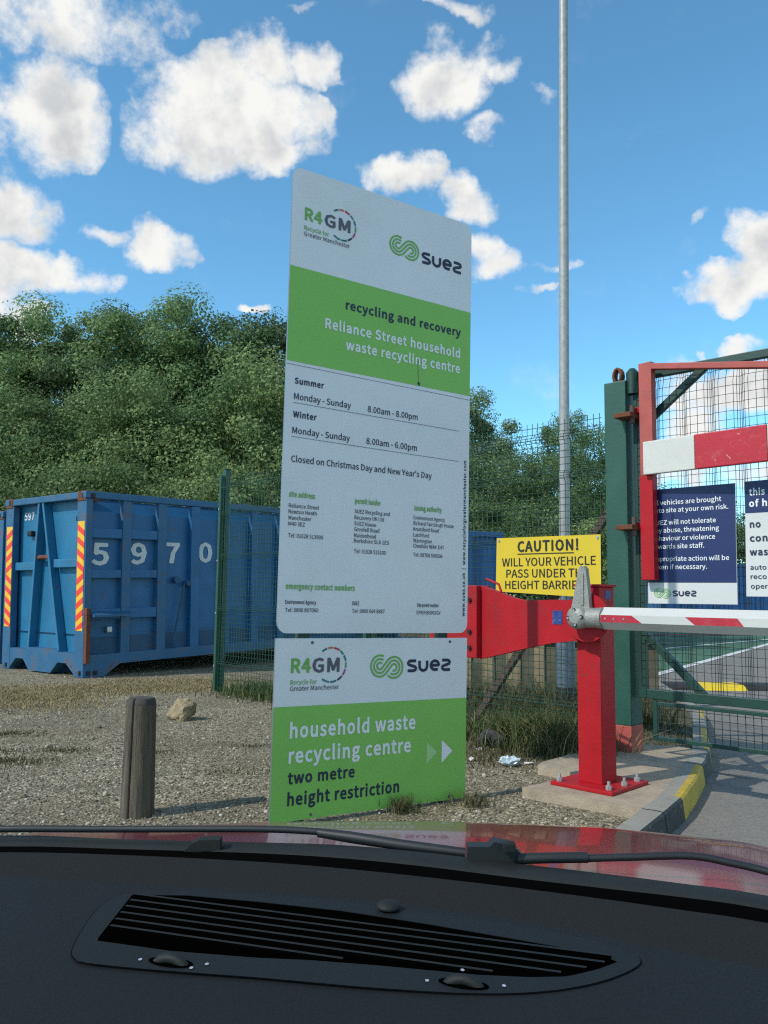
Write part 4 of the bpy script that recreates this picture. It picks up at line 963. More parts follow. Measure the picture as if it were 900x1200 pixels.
# ------------------------------------------------------------------ bollard, rock, litter, boards, speed hump
bo = thing('timber_bollard', 'weathered round timber bollard standing in the gravel, split down its front', 'bollard', (-1.232, 4.28, 0))
n = 160; V, F_ = [], []
levels = [(-0.05, 0.083), (0.02, 0.083), (0.3, 0.0785), (0.552, 0.0735), (0.572, 0.071), (0.585, 0.062)]
for zl, rad in levels:
    for k in range(n):
        t = 2 * math.pi * k / n
        rr_ = rad * (1 + 0.012 * math.sin(5 * t + 1) + 0.008 * math.sin(11 * t))
        crack = 0.006 + 0.002 * math.sin(zl * 40)
        d = abs((t - (math.pi * 1.5 - 0.28) + math.pi) % (2 * math.pi) - math.pi)
        if d < 0.06: rr_ -= 0.03 * (1 - d / 0.06)
        V.append((rr_ * math.cos(t), rr_ * math.sin(t), zl))
for i in range(len(levels) - 1):
    for k in range(n): F_.append([i * n + k, i * n + (k + 1) % n, (i + 1) * n + (k + 1) % n, (i + 1) * n + k])
mb = MB(); nl = len(levels)
mb.add(V, F_[:n * 3], 'timber', True); mb.add(V, F_[n * 3:], 'timber_end', True); mb.build('post', bo, local=True)
mb = MB(); mb.add(V[-n:], [list(range(n))], 'timber_end'); mb.build('top_face', bo, local=True)


def rock(name, label, cat, loc, s, mat, seed):
    bm = bmesh.new(); bmesh.ops.create_icosphere(bm, subdivisions=4, radius=1)
    r_ = random.Random(seed); pl = []; from mathutils import noise as nz_
    for _ in range(9):
        d = Vector((r_.gauss(0, 1), r_.gauss(0, 1), r_.gauss(0, 0.8))).normalized(); pl.append((d, r_.uniform(0.55, 0.85)))
    for v in bm.verts:
        for d, k in pl:
            q = v.co.dot(d)
            if q > k: v.co -= d * (q - k)
        v.co *= 1 + 0.20 * nz_.fractal(v.co * 2.3 + Vector((seed, 0, 0)), 1.0, 2.0, 4)
        v.co = Vector((v.co.x * s[0], v.co.y * s[1], v.co.z * s[2] + s[2] * 0.45))
    me = bpy.data.meshes.new(name); bm.to_mesh(me); bm.free(); me.materials.append(M[mat])
    o = bpy.data.objects.new(name, me); COL.objects.link(o); o.location = loc
    return tag(o, label, cat)


rock('rock', 'pale sandstone boulder lying on the gravel beyond the bollard', 'rock', (-1.78, 7.46, 0), (0.15, 0.13, 0.13), 'rock', 11)
rock('stone', 'dark round stone among the weeds at the fence foot', 'stone', (0.86, 6.30, 0), (0.12, 0.10, 0.10), 'dark_rock', 8)


def crumple(name, label, cat, loc, s, mat, seed, sub=3):
    bm = bmesh.new(); bmesh.ops.create_icosphere(bm, subdivisions=sub, radius=1); r_ = random.Random(seed)
    for v in bm.verts:
        k = r_.uniform(0.65, 1.1); v.co = Vector((v.co.x * s[0] * k, v.co.y * s[1] * k, (v.co.z * 0.5 + 0.5) * s[2] * k))
    me = bpy.data.meshes.new(name); bm.to_mesh(me); bm.free(); me.materials.append(M[mat])
    o = bpy.data.objects.new(name, me); COL.objects.link(o); o.location = loc
    return tag(o, label, cat)


crumple('plastic_bag', 'crumpled pale blue plastic lying on the gravel left of the barrier post', 'litter', (0.857, 5.60, 0.0), (0.075, 0.05, 0.07), 'bag', 3)
crumple('paper_scrap', 'small white paper scrap beside the crumpled plastic', 'litter', (0.995, 5.66, 0.0), (0.04, 0.02, 0.02), 'scrap', 4, 2)
for i, (x, y, lb) in enumerate(((0.62, 5.75, 'white litter flake nearest the notice board edge'), (0.72, 6.12, 'white litter flake lying in front of the dark stone'))):
    crumple('paper_scrap', lb, 'litter', (x, y, 0), (0.025, 0.018, 0.03), 'scrap', 10 + i, 2)

wall = thing('board_wall', 'low wall of pale upright boards, dark ones painted as shadow stripes, behind the mesh fence', 'wall', (1.4, 9.6, 0))
WF = vframe((0.2, 10.1, 0), -0.35)
x = 0.0; k = 0
while x < 2.9:
    w = 0.115 + 0.05 * random.random(); mt = 'pale_board' if k % 2 == 0 else 'shade_and_cap_board'  # every second board is dark to stand in for a shadow stripe
    mb = MB(); mb.box(WF, (x, x + w - 0.006), (-0.02, 0.60 + 0.02 * random.random()), (-0.05 - (0.03 if k % 2 else 0), 0.0 - (0.03 if k % 2 else 0)), mt, 0.005); mb.build('board', wall)
    x += w; k += 1
mb = MB(); mb.box(WF, (0, x), (0.622, 0.68), (-0.10, 0.03), 'shade_and_cap_board', 0.006); mb.build('capping', wall)

hump = thing('speed_hump', 'yellow and black rubber speed hump across the yard road behind the gate', 'speed hump', (5.5, 11.1, -0.06))
x = 3.45; k = 1
hp = [(-0.30, 0.0), (-0.27, 0.03), (-0.17, 0.065), (0.17, 0.065), (0.27, 0.03), (0.30, 0.0)]
for w, mt in ((0.68, 'hump_black'), (0.64, 'hump_yellow'), (0.68, 'hump_black'), (0.64, 'hump_yellow'), (0.68, 'hump_black'), (0.64, 'hump_yellow')):
    mb = MB(); mb.prism(Frame((x, 11.15, -0.06), (0, 1, 0), (0, 0, 1), (1, 0, 0)), hp, 0.003, w - 0.003, mt)
    mb.build('segment', hump); x += w

# ------------------------------------------------------------------ weeds and grass (nobody could count them)
P = []
for _ in range(3000):
    a = 3.55 + 1.55 * random.random(); c = random.gauss(0.05, 0.22); q = FF(a, 0, c); P.append((q.x, q.y, 0))
P = np.array(P); dens = np.array([random.random() for _ in P])
wd = blades('weeds', P[:2400], 0.16, 0.0035, 'tuft', 0.8); wd['kind'] = 'stuff'
P2 = []
for _ in range(2600):
    a = random.gauss(4.55, 0.24); q = FF(a, 0, random.gauss(0.10, 0.12)); P2.append((q.x, q.y, 0))
w2 = blades('weeds', np.array(P2)[:1700], 0.31, 0.004, 'weed', 0.85); w2['kind'] = 'stuff'
P3 = []
for _ in range(4200):
    a = 0.2 + 3.3 * random.random(); q = FF(a, 0, random.gauss(-0.25, 0.22)); P3.append((q.x, q.y, 0))
w2b = blades('weeds', np.array(P2)[1700:] + np.array([0.05, -0.03, 0]), 0.27, 0.003, 'straw', 1.0); w2b['kind'] = 'stuff'
w3 = blades('weeds', np.array(P3), 0.17, 0.005, 'weed', 0.6); w3['kind'] = 'stuff'
P4 = []
for cx, cy, rx, ry, n in ((-3.95, 8.9, 0.8, 0.55, 9000), (-5.4, 9.3, 1.0, 0.6, 6000), (-3.1, 9.75, 0.9, 0.5, 6000), (-2.2, 9.9, 0.6, 0.35, 2500), (-2.5, 10.6, 0.9, 0.3, 2500), (-3.4, 8.2, 0.7, 0.5, 1500)):
    for _ in range(n): P4.append((random.gauss(cx, rx * 0.6), random.gauss(cy, ry * 0.6), 0))
w4 = blades('dry_grass', np.array(P4), 0.040, 0.0035, 'straw', 1.3); w4['kind'] = 'stuff'
P5 = [(0.3 + 2.2 * random.random(), 7.0 + 2.2 * random.random(), 0) for _ in range(2600)]
w5 = blades('dry_grass', np.array([q for q in P5 if q[1] > 7.55 - 0.75 * (q[0] - 0.0) + 0.35]), 0.30, 0.005, 'tuft', 0.8); w5['kind'] = 'stuff'
P6 = [(random.gauss(0.11, 0.045), random.gauss(4.40, 0.035), 0) for _ in range(170)] + [(random.gauss(0.50, 0.05), random.gauss(4.55, 0.05), 0) for _ in range(110)] + [(random.gauss(0.30, 0.12), random.gauss(4.52, 0.03), -0.045) for _ in range(90)]
w6 = blades('grass_tuft', np.array(P6), 0.10, 0.0026, 'tuft', 0.7); w6['kind'] = 'stuff'
P7 = []
while len(P7) < 5000:
    y = 6.2 + 5.5 * random.random(); kx = np.interp(y, [p[1] for p in KI[6:15]], [p[0] for p in KI[6:15]]); x = kx - 0.05 - 1.1 * random.random()
    if x > 1.95 - 0.0 * y: P7.append((x, y, 0.01))
w7 = blades('verge_grass', np.array(P7), 0.045, 0.004, 'tuft', 0.9); w7['kind'] = 'stuff'
P8 = []
for cx, cy, n in ((-2.42, 5.55, 420), (-2.6, 5.25, 300), (-2.25, 5.95, 260), (-2.75, 5.85, 300), (-1.0, 6.2, 120), (-0.9, 5.3, 90), (-1.6, 5.9, 100), (-2.9, 6.6, 250)):
    P8 += [(random.gauss(cx, 0.13), random.gauss(cy, 0.07), 0) for _ in range(n)]
w8 = blades('dry_grass', np.array(P8), 0.03, 0.003, 'tuft', 0.9); w8['kind'] = 'stuff'
P9 = []
for _ in range(1500): P9.append((0.35 + 1.0 * random.random(), 5.75 + random.gauss(0.15, 0.22), 0))
w9 = blades('dry_grass', np.array(P9), 0.05, 0.003, 'tuft', 1.0); w9['kind'] = 'stuff'


# ------------------------------------------------------------------ trees
def crown_mesh(name, seed, rx, rz, zc, nclump, nleaf, size, mat, clr=0.85, flat=0.7):
    g = np.random.default_rng(seed)
    d = g.normal(size=(nclump, 3)); d /= np.linalg.norm(d, axis=1)[:, None]
    rad = g.random(nclump) ** 0.38
    C_ = d * rad[:, None] * np.array([rx, rx, rz]); C_[:, 2] += zc
    lobes = 1 + 0.22 * np.sin(3 * np.arctan2(d[:, 1], d[:, 0]) + seed) + 0.15 * np.sin(5 * d[:, 2] + seed * 2)
    C_[:, :2] *= lobes[:, None]
    cr = clr * (0.4 + 0.95 * g.random(nclump))
    per = nleaf // nclump; n = per * nclump
    cc = np.repeat(C_, per, 0); rr_ = np.repeat(cr, per)
    e = g.normal(size=(n, 3)); e /= np.linalg.norm(e, axis=1)[:, None]; q = g.random(n) ** 0.45
    P = cc + e * (q * rr_)[:, None] * np.array([1, 1, flat])
    keep = P[:, 2] > 0.12; P = P[keep]; e = e[keep]; n = len(P)
    nrm = e * 0.9 + g.normal(size=(n, 3)) * 0.42 + np.array([0, 0, 0.4]); nrm /= np.linalg.norm(nrm, axis=1)[:, None]
    t = np.cross(nrm, g.normal(size=(n, 3))); t /= np.linalg.norm(t, axis=1)[:, None]; b = np.cross(nrm, t)
    s = size * (0.6 + 0.8 * g.random(n))
    V = np.zeros((n, 4, 3))
    V[:, 0] = P - t * s[:, None] * 0.55; V[:, 2] = P + t * s[:, None] * 0.55
    V[:, 1] = P + b * s[:, None] * 0.33 + nrm * s[:, None] * 0.1; V[:, 3] = P - b * s[:, None] * 0.33 + nrm * s[:, None] * 0.1
    F_ = (np.arange(n * 4).reshape(n, 4))
    return np_mesh(name, V.reshape(-1, 3), F_, [mat])


def trunk_mesh(h, r, seed, nb=7):
    g = random.Random(seed); mb = MB(); pts = [(0, 0, -0.1)]
    for i in range(1, 7): pts.append((g.uniform(-0.1, 0.1) * i * 0.4, g.uniform(-0.1, 0.1) * i * 0.4, h * i / 6))
    mb.tube(pts, [r * (1 - 0.13 * i) for i in range(7)], 'bark', 8)
    for k in range(nb):
        i = g.randint(2, 5); p = Vector(pts[i]); a = g.uniform(0, 6.28); L_ = h * g.uniform(0.16, 0.28)
        q = [p, p + Vector((math.cos(a) * L_ * 0.45, math.sin(a) * L_ * 0.45, L_ * 0.35)), p + Vector((math.cos(a) * L_ * 0.8, math.sin(a) * L_ * 0.8, L_ * 0.85))]
        mb.tube(q, [r * 0.4, r * 0.25, r * 0.08], 'bark', 6)
    return mb.build('trunk', None)


KINDS = []
# unit trees about 10 m (tall), 6.5 m (mid), 4 m (bush)
for sd, rx, rz, zc, nc, nl, sz, mat, clr, th, tr in [
    (1, 2.5, 3.9, 6.1, 125, 62000, 0.086, 'leaf_a', 0.80, 8.0, 0.16), (2, 2.3, 3.8, 6.2, 115, 58000, 0.086, 'leaf_a', 0.78, 8.2, 0.15), (3, 2.4, 4.0, 6.0, 112, 58000, 0.088, 'leaf_c', 0.80, 8.0, 0.15),
    (4, 2.1, 2.7, 3.7, 95, 42000, 0.074, 'leaf_b', 0.64, 4.8, 0.10), (5, 2.0, 2.6, 3.8, 90, 40000, 0.074, 'leaf_a', 0.64, 4.8, 0.10),
    (6, 1.6, 1.9, 2.0, 66, 26000, 0.062, 'leaf_b', 0.54, 2.8, 0.06), (7, 1.7, 1.8, 1.9, 64, 25000, 0.062, 'leaf_c', 0.54, 2.7, 0.06)]:
    c = crown_mesh('crown', sd, rx, rz, zc, nc, nl, sz, mat, clr)
    t = trunk_mesh(th, tr, sd)
    top = zc + rz + clr * 0.4
    KINDS.append([c, t, top, False])


def tree(kind, x, y, h, name, label, cat, group, rot=None, wide=1.0):
    c, t, top, used = KINDS[kind]
    root = thing(name, label, cat, (x, y, 0), group)
    s = h / top
    root.scale = (s * wide, s * wide, s); root.rotation_euler = (0, 0, random.uniform(0, 6.28) if rot is None else rot)
    for src in (c, t):
        o = src if not used else src.copy()
        if used: COL.objects.link(o)
        o.parent = root
    KINDS[kind][3] = True
    return root


GW = 'trees of the wood behind the containers'
for i, (k, x, y, h, lb) in enumerate([
    (1, -13.4, 27.5, 11.3, 'tall tree second from the left in the wood'), (0, -11.3, 26.5, 11.3, 'tall tree third from the left in the wood, with a lumpy top'), (2, -9.4, 27.0, 11.2, 'dark tall tree above the left half of the numbered container'),
    (1, -7.8, 26.3, 11.3, 'tall tree left of the highest top in the wood'), (0, -6.4, 27.0, 11.5, 'highest tree of the wood, straight above the numbered container'), (1, -4.9, 26.6, 11.1, 'tall tree right of the highest top in the wood'),
    (2, -3.6, 27.2, 11.0, 'dark tall tree touching the left edge of the notice board'), (0, -1.8, 27.0, 9.6, 'tall tree wholly behind the notice board'), (2, 0.2, 26.0, 8.9, 'dark tall tree behind the right half of the notice board'),
    (2, 2.25, 24.5, 7.75, 'dark tree just right of the notice board'), (1, 5.75, 24.6, 7.35, 'slim tree between lamp column and gate post'), (1, -14.9, 28.5, 11.6, 'tall tree cut off by the left picture edge, behind the others'), (2, 3.4, 27.5, 7.0, 'dark tree filling the dip left of the lamp column'), (2, 6.9, 27.0, 6.0, 'dark tree right of the slim one, beside the green gate post'), (0, 4.8, 28.5, 6.3, 'tree behind the lamp column, lower than the slim one')]):
    tree(k, x, y, h, 'tall_tree', lb, 'tree', GW, wide=0.72 if i == 10 else (0.95 if i == 9 else 1.0))
for i, (k, x, y, h, lb) in enumerate([
    (3, -10.0, 21.6, 6.6, 'olive green middle sized tree at the left picture edge'), (4, -8.2, 22.0, 6.9, 'middle sized tree above the hook end of the container'), (3, -6.5, 21.5, 7.0, 'olive green middle sized tree above the container number'),
    (4, -4.7, 22.2, 7.3, 'middle sized tree above the fence post'), (3, -3.1, 21.8, 7.6, 'olive green middle sized tree beside the notice board edge'), (4, 1.2, 21.5, 5.2, 'middle sized tree half hidden by the notice board'), (3, 4.0, 21.0, 4.9, 'olive green middle sized tree left of the lamp column'), (4, 6.3, 22.5, 5.0, 'middle sized tree partly covered by the green gate post')]):
    tree(k, x, y, h, 'middle_tree', lb, 'tree', GW)
GB = 'bushes below the wood'
for i, (k, x, y, h, lb) in enumerate([
    (5, -9.0, 18.6, 3.9, 'light green bush behind the cut off container'), (6, -7.6, 18.9, 4.2, 'dark bush behind the hook end of the numbered container'), (5, -6.2, 18.4, 4.5, 'light green bush above the digit 5'), (6, -4.9, 18.8, 4.0, 'dark bush above the digit 7'),
    (5, -3.7, 18.5, 4.3, 'light green bush right behind the top of the fence post'), (6, -2.2, 19.0, 4.4, 'dark bush by the left edge of the notice board'), (5, 2.0, 18.8, 3.7, 'light green bush right of the notice board'), (6, 3.6, 19.2, 3.3, 'dark bush behind the lamp column'), (5, 5.0, 19.4, 3.4, 'light green bush behind the diagonal fence brace'), (6, -10.6, 18.8, 4.0, 'dark bush at the left picture edge')]):
    tree(k, x, y, h, 'bush', lb, 'bush', GB)
GY = 'trees far beyond the yard'
for k, x, y, h, lb in [(4, 13.6, 41, 5.6, 'far tree seen through the gate left of the navy sign top'), (3, 16.2, 42, 6.3, 'far tree seen through the gate above the navy sign'), (4, 18.7, 41, 6.2, 'far tree seen through the gap between the two gate signs'), (3, 21.3, 42, 5.9, 'far tree behind the white gate sign')]:
    tree(k, x, y, h, 'far_tree', lb, 'tree', GY, wide=1.25)

# ------------------------------------------------------------------ the car we look out of
car = thing('car', 'red car seen from inside, dark dashboard and red bonnet', 'car', (-0.05, 0.6, -0.06))


def smooth_curve(pts, n):
    """Catmull-Rom through pts, n samples"""
    P = [Vector(p) for p in pts]; P = [P[0] * 2 - P[1]] + P + [P[-1] * 2 - P[-2]]; out = []
    m_ = len(P) - 3
    for i in range(n):
        s = i / (n - 1) * m_; k = min(int(s), m_ - 1); t = s - k; a, b, c, d = P[k:k + 4]
        out.append(0.5 * (2 * b + (c - a) * t + (2 * a - 5 * b + 4 * c - d) * t * t + (3 * b - a - 3 * c + d) * t ** 3))
    return out


def loft(rows, name, mat, n=48, smooth=True, mats=None):
    R_ = [smooth_curve(r, n) for r in rows]; mb = MB()
    if mats is None:
        V = [v for r in R_ for v in r]; F_ = []
        for i in range(len(R_) - 1):
            for k in range(n - 1): F_.append([i * n + k, i * n + k + 1, (i + 1) * n + k + 1, (i + 1) * n + k])
        mb.add(V, F_, mat, smooth)
    return mb.build(name, car)


DZ = 0.82
FAR = [(-0.74, 0.90), (-0.60, 0.945), (-0.432, 0.968), (-0.286, 0.963), (-0.138, 0.946), (-0.042, 0.927), (0.05, 0.902), (0.136, 0.875), (0.216, 0.847), (0.291, 0.818), (0.358, 0.789), (0.50, 0.70), (0.62, 0.60)]
CRE = [(-0.72, 0.80), (-0.56, 0.87), (-0.40, 0.898), (-0.29, 0.888), (-0.17, 0.873), (-0.038, 0.853), (0.062, 0.825), (0.139, 0.795), (0.195, 0.768), (0.248, 0.738), (0.322, 0.700), (0.46, 0.61), (0.58, 0.50)]
FZ = lambda L_, z: [(x, y, z) for x, y in L_]
loft([FZ(FAR, DZ + 0.004), [((a[0] + b[0]) / 2, (a[1] + b[1]) / 2, DZ + 0.003) for a, b in zip(FAR, CRE)], FZ(CRE, DZ)], 'dash_top_pad', 'dash_upper')
near1 = [(x + 0.01 - 0.0, y - 0.17, DZ - 0.0005) for x, y in CRE]; near2 = [(x + 0.02, y - 0.40, DZ - 0.012) for x, y in CRE]; near3 = [(x + 0.03, y - 0.50, DZ - 0.06) for x, y in CRE]; near4 = [(x + 0.03, y - 0.52, DZ - 0.35) for x, y in CRE]
loft([FZ(CRE, DZ), near1, near2, near3, near4], 'dashboard', 'dash')
BLK = [(-0.76, 0.94, 0.80), (-0.62, 0.98, 0.815), (-0.449, 1.003, 0.82), (-0.296, 1.0, 0.8195), (-0.143, 0.981, 0.8225), (-0.044, 0.962, 0.824), (0.052, 0.936, 0.824), (0.141, 0.909, 0.8225), (0.226, 0.883, 0.822), (0.304, 0.855, 0.823), (0.375, 0.824, 0.823), (0.52, 0.735, 0.82), (0.65, 0.63, 0.81)]
GRY = [(-0.78, 0.98, 0.80), (-0.64, 1.02, 0.812), (-0.468, 1.043, 0.821), (-0.309, 1.04, 0.819), (-0.149, 1.021, 0.823), (-0.046, 1.002, 0.8265), (0.054, 0.976, 0.827), (0.147, 0.949, 0.825), (0.236, 0.923, 0.8238), (0.318, 0.895, 0.823), (0.394, 0.864, 0.8222), (0.54, 0.775, 0.815), (0.67, 0.67, 0.80)]
loft([[(x, y + 0.004, DZ - 0.02) for x, y in FAR], [(x, y + 0.008, DZ - 0.03) for x, y in FAR], BLK], 'glass_edge_band', 'frit')
loft([[(x, y - 0.001, z - 0.004) for x, y, z in BLK], [(x, y + 0.002, z + 0.001) for x, y, z in BLK], GRY, [(x, y + 0.02, z - 0.012) for x, y, z in GRY], [(x, y + 0.03, z - 0.05) for x, y, z in GRY]], 'scuttle_panel', 'cowl')
CREST = [(-0.98, 1.22, 0.50), (-0.80, 1.42, 0.635), (-0.57, 1.47, 0.691), (-0.485, 1.48, 0.701), (-0.22, 1.50, 0.714), (0.052, 1.50, 0.721), (0.23, 1.48, 0.7245), (0.374, 1.46, 0.726), (0.442, 1.44, 0.7265), (0.532, 1.41, 0.7255), (0.626, 1.37, 0.722), (0.82, 1.22, 0.69), (0.96, 0.95, 0.56)]
REAR = [(-0.90, 0.95, 0.62), (-0.78, 1.02, 0.755), (-0.49, 1.066, 0.806), (-0.42, 1.066, 0.807), (-0.19, 1.05, 0.811), (-0.03, 1.022, 0.815), (0.08, 0.99, 0.817), (0.18, 0.96, 0.8165), (0.25, 0.935, 0.8155), (0.33, 0.905, 0.815), (0.41, 0.875, 0.814), (0.62, 0.76, 0.80), (0.78, 0.60, 0.70)]
mid_ = [tuple(a * 0.5 + b * 0.5 + (0.0095 if i == 2 else 0) for i, (a, b) in enumerate(zip(p, q))) for p, q in zip(REAR, CREST)]
nose = [(x * 1.0 + 0.07, y + 0.32, z - 0.125) for x, y, z in CREST]; nose2 = [(x * 0.97 + 0.11, y + 0.50, z - 0.25) for x, y, z in CREST]; nose3 = [(x * 0.95 + 0.12, y + 0.55, 0.25) for x, y, z in CREST]


def bonnet():
    rows = [REAR, mid_, CREST, nose, nose2, nose3]; n = 60
    g = [smooth_curve(r, n) for r in rows]
    cols = [smooth_curve([g[i][k] for i in range(len(rows))], 40) for k in range(n)]
    V = [p for c in cols for p in c]; F_ = [[k * 40 + i, (k + 1) * 40 + i, (k + 1) * 40 + i + 1, k * 40 + i + 1] for k in range(n - 1) for i in range(39)]
    mb = MB(); mb.add(V, F_, 'car_red', True); return mb.build('bonnet', car)


bonnet()
# windscreen pane: from the glass edge up to the roof line
rows = []
for t in (0.0, 0.5, 1.0):
    rows.append([(x * (1 - 0.12 * t), (y + 0.012) * (1 - t) + (0.10 - 0.10 * x * x) * t, (DZ - 0.02) * (1 - t) + 1.42 * t) for x, y in FAR])
loft(rows, 'windscreen', 'glass')

# demister grille let into the dashboard
SURR = [(-0.258, 0.721), (-0.265, 0.764), (-0.268, 0.816), (-0.259, 0.85), (-0.241, 0.863), (-0.211, 0.864), (-0.124, 0.857), (-0.037, 0.839), (0.045, 0.813), (0.122, 0.787), (0.185, 0.757), (0.212, 0.733), (0.219, 0.715), (0.204, 0.696), (0.171, 0.674), (0.128, 0.659), (0.075, 0.654), (-0.002, 0.661), (-0.096, 0.676), (-0.179, 0.687), (-0.238, 0.698), (-0.251, 0.707)]
OPEN = [(-0.246, 0.85), (-0.191, 0.85), (-0.121, 0.836), (-0.036, 0.815), (0.044, 0.786), (0.117, 0.756), (0.178, 0.73), (0.2, 0.713), (0.177, 0.697), (0.15, 0.684), (0.119, 0.682), (0.079, 0.685), (-0.003, 0.700), (-0.059, 0.708), (-0.101, 0.711), (-0.175, 0.722), (-0.244, 0.741)]


def closed(pts, n):
    P = [Vector((*p, 0)) for p in pts]; P = P[-2:] + P + P[:3]; full = smooth_curve(P, (len(P) - 1) * 12 + 1)
    seg = full[24:24 + len(pts) * 12]; idx = [int(i * len(seg) / n) for i in range(n)]; return [(seg[i].x, seg[i].y) for i in idx]


def polar(poly, c, n):
    """resample a star-shaped outline at n angles about c"""
    out = []
    for k in range(n):
        t = 2 * math.pi * k / n; d = Vector((math.cos(t), math.sin(t))); best = 0
        for i in range(len(poly)):
            a = Vector(poly[i]) - c; b = Vector(poly[(i + 1) % len(poly)]) - c; e = b - a
            den = d.x * e.y - d.y * e.x
            if abs(den) < 1e-12: continue
            s = (a.x * e.y - a.y * e.x) / den; q = (a.x * d.y - a.y * d.x) / den
            if -1e-6 <= q <= 1 + 1e-6 and s > best: best = s
        out.append((c.x + d.x * best, c.y + d.y * best))
    return out


cen = Vector((-0.03, 0.765)); NS = 220
so_ = polar(closed(SURR, 160), cen, NS); op_ = polar(OPEN, cen, NS)
mb = MB()
in_ = [(cen.x + (x - cen.x) * 0.996, cen.y + (y - cen.y) * 0.992) for x, y in so_]
lev = [(in_, 0.0009), (op_, 0.0011), (op_, -0.005)]
mb.add([(x, y, DZ + 0.0006) for x, y in so_] + [(x, y, DZ + 0.0006) for x, y in in_], [[k, (k + 1) % NS, NS + (k + 1) % NS, NS + k] for k in range(NS)], 'groove_shade')  # flat dark ring painted as the shade of a groove
for (A, za), (B, zb) in zip(lev[:-1], lev[1:]):
    V = [(x, y, DZ + za) for x, y in A] + [(x, y, DZ + zb) for x, y in B]
    mb.add(V, [[k, (k + 1) % NS, NS + (k + 1) % NS, NS + k] for k in range(NS)], 'dash_trim', True)
grille = mb.build('demister_grille', car)
mb = MB(); mb.flat(WORLD, op_, DZ + 0.0006, 'vent_shade'); mb.build('cavity_shade', grille)  # flat black sheet painted as the shade inside the vent
# fins run the length of the opening
A0, A1 = Vector((-0.241, 0.844)), Vector((0.198, 0.716)); d_ = (A1 - A0).normalized(); nn_ = Vector((d_.y, -d_.x)) ; gap = 0.0149


def inside_span(p, d, poly):
    ts = []
    for i in range(len(poly)):
        a = Vector(poly[i]) - p; b = Vector(poly[(i + 1) % len(poly)]) - p; e = b - a; den = d.x * e.y - d.y * e.x
        if abs(den) < 1e-12: continue
        s = (a.x * e.y - a.y * e.x) / den; q = (a.x * d.y - a.y * d.x) / den
        if 0 <= q <= 1: ts.append(s)
    return (min(ts), max(ts)) if len(ts) >= 2 else None


for k in range(6):
    p = A0 + nn_ * gap * k - d_ * 0.0 + nn_ * 0.001; sp_ = inside_span(p, d_, op_)
    if not sp_: continue
    a, b = p + d_ * (sp_[0] + 0.001), p + d_ * (sp_[1] - 0.001)
    mb = MB(); mb.add([(a.x, a.y, DZ + 0.0009), (b.x, b.y, DZ + 0.0009), (b.x - nn_.x * 0.004, b.y - nn_.y * 0.004, DZ + 0.0022), (a.x - nn_.x * 0.004, a.y - nn_.y * 0.004, DZ + 0.0022)], [[0, 1, 2, 3]], 'vent_shade')  # fin slope painted near black, as the shade between fins
    a2, b2 = a - nn_ * 0.004, b - nn_ * 0.004
    mb.add([(a2.x, a2.y, DZ + 0.0022), (b2.x, b2.y, DZ + 0.0022), (b2.x - nn_.x * 0.0034, b2.y - nn_.y * 0.0034, DZ + 0.0022), (a2.x - nn_.x * 0.0034, a2.y - nn_.y * 0.0034, DZ + 0.0022)], [[0, 1, 2, 3]], 'slat')
    mb.build('fin', grille)
# sun sensor, air-flow thumbwheels and their marks
bm = bmesh.new(); bmesh.ops.create_uvsphere(bm, u_segments=24, v_segments=12, radius=1)
mb = MB(); mb.add([(0.009 + v.co.x * 0.0115, 0.819 + v.co.y * 0.0115, DZ + 0.004 + max(-0.3, v.co.z) * 0.0055) for v in bm.verts], [[v.index for v in f.verts] for f in bm.faces], 'cowl', True); mb.build('sun_sensor', car); bm.free()
for x, y in ((-0.169, 0.700), (0.066, 0.669)):
    mb = MB(); mb.flat(Frame((x, y, 0), d_.to_3d(), Vector((-d_.y, d_.x, 0)), (0, 0, 1)), [(0.020 * math.cos(t * 0.314), 0.0085 * math.sin(t * 0.314)) for t in range(20)], DZ + 0.0016, 'vent_shade'); slot = mb.build('wheel_slot', grille)  # flat black oval painted as the shade in the slot
    mb = MB(); pts = [Vector((x, y, DZ - 0.006)) + d_.to_3d() * (0.0145 * math.cos(t)) + Vector((0, 0, 0.0105 * math.sin(t))) for t in [math.pi * i / 12 for i in range(13)]]
    mb.tube(pts, 0.0042, 'cowl', 8); mb.build('thumbwheel', slot)
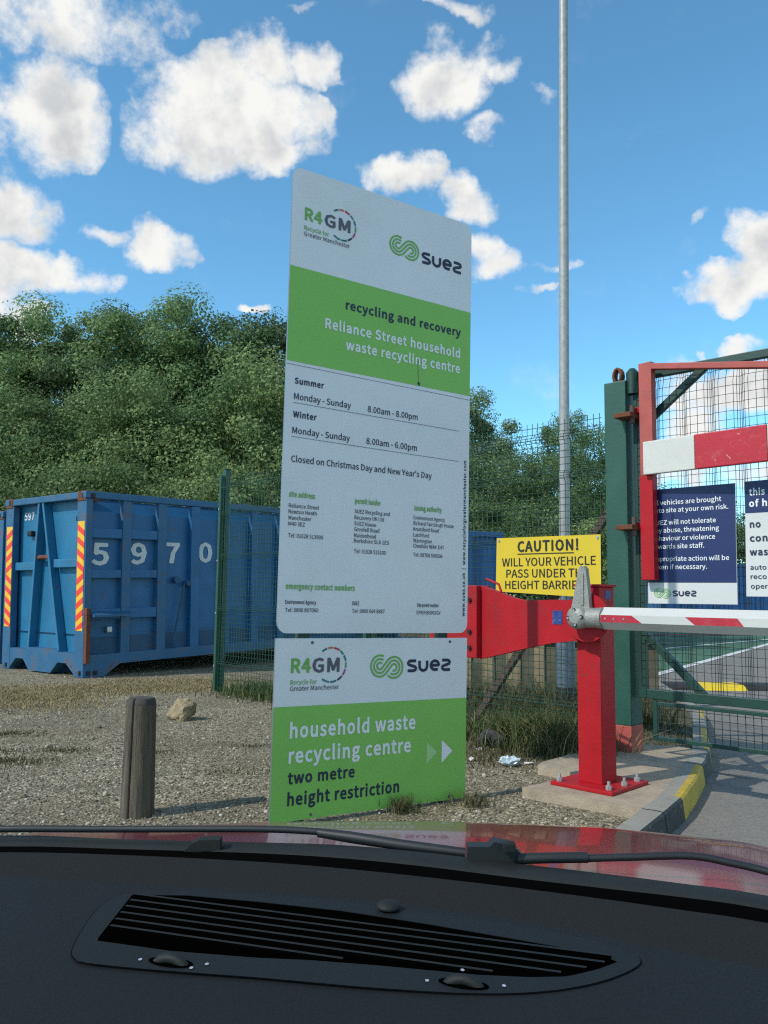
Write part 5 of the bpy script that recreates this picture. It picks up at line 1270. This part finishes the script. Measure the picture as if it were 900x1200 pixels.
for x, y in ((-0.195, 0.704), (-0.150, 0.690), (-0.139, 0.697), (0.038, 0.673), (0.066, 0.677), (0.097, 0.666)):
    mb = MB(); mb.flat(Frame((x, y, 0), (1, 0, 0), (0, 1, 0), (0, 0, 1)), [(0.0016 * math.cos(t), 0.0022 * math.sin(t)) for t in [2 * math.pi * i / 10 for i in range(10)]], DZ + (0.0082 if (x, y) == (0.066, 0.677) else 0.0018), 'dot_white'); mb.build('mark', grille)

# wipers on the outside of the glass
mb = MB(); mb.tube(smooth_curve([(-0.60, 1.03, 0.828), (-0.462, 1.035, 0.831), (-0.327, 1.04, 0.831), (-0.151, 1.035, 0.8345), (-0.083, 1.03, 0.834), (-0.068, 1.028, 0.8325)], 30), 0.0042, 'wiper', 8)
w1 = mb.build('wiper_blade', car)
mb = MB(); mb.tube([(-0.075, 1.03, 0.8325), (-0.036, 1.02, 0.8305), (0.025, 1.0, 0.828), (0.099, 0.985, 0.824)], [0.0055, 0.007, 0.0065, 0.006], 'wiper', 10); mb.build('wiper_arm', car)
mb = MB(); mb.prism(Frame((0.099, 0.955, 0), (1, 0, 0), (0, 0, 1), (0, -1, 0)), [(0.0, 0.822), (0.062, 0.817), (0.062, 0.831), (0.05, 0.842), (0.030, 0.8455), (0.024, 0.840), (0.0, 0.840)], -0.02, 0.0, 'wiper'); mb.build('wiper_pivot', car)
mb = MB(); mb.box(Frame((0.137, 0.950, 0), (1, 0, 0), (0, 0, 1), (0, -1, 0)), (0.0, 0.014), (0.837, 0.848), (-0.004, 0.008), 'cowl', 0.002); mb.build('wiper_clip', car)
mb = MB(); mb.tube(smooth_curve([(0.155, 0.955, 0.8275), (0.19, 0.952, 0.830), (0.232, 0.95, 0.8315)], 8), [0.006] * 8, 'wiper', 10); mb.tube(smooth_curve([(0.230, 0.95, 0.8305), (0.28, 0.945, 0.834), (0.344, 0.94, 0.8375), (0.387, 0.93, 0.833), (0.42, 0.92, 0.828), (0.50, 0.88, 0.815), (0.60, 0.80, 0.80)], 30), 0.0042, 'wiper', 8); mb.build('wiper_arm', car)
mb = MB(); mb.prism(Frame((-0.229, 0.998, 0), (1, 0, 0), (0, 0, 1), (0, -1, 0)), [(0.0, 0.820), (0.042, 0.820), (0.042, 0.8345), (0.018, 0.8335), (0.008, 0.829)], -0.008, 0.008, 'cowl'); mb.build('scuttle_clip', car)

for me in list(bpy.data.meshes):
    if me.users == 0: bpy.data.meshes.remove(me)
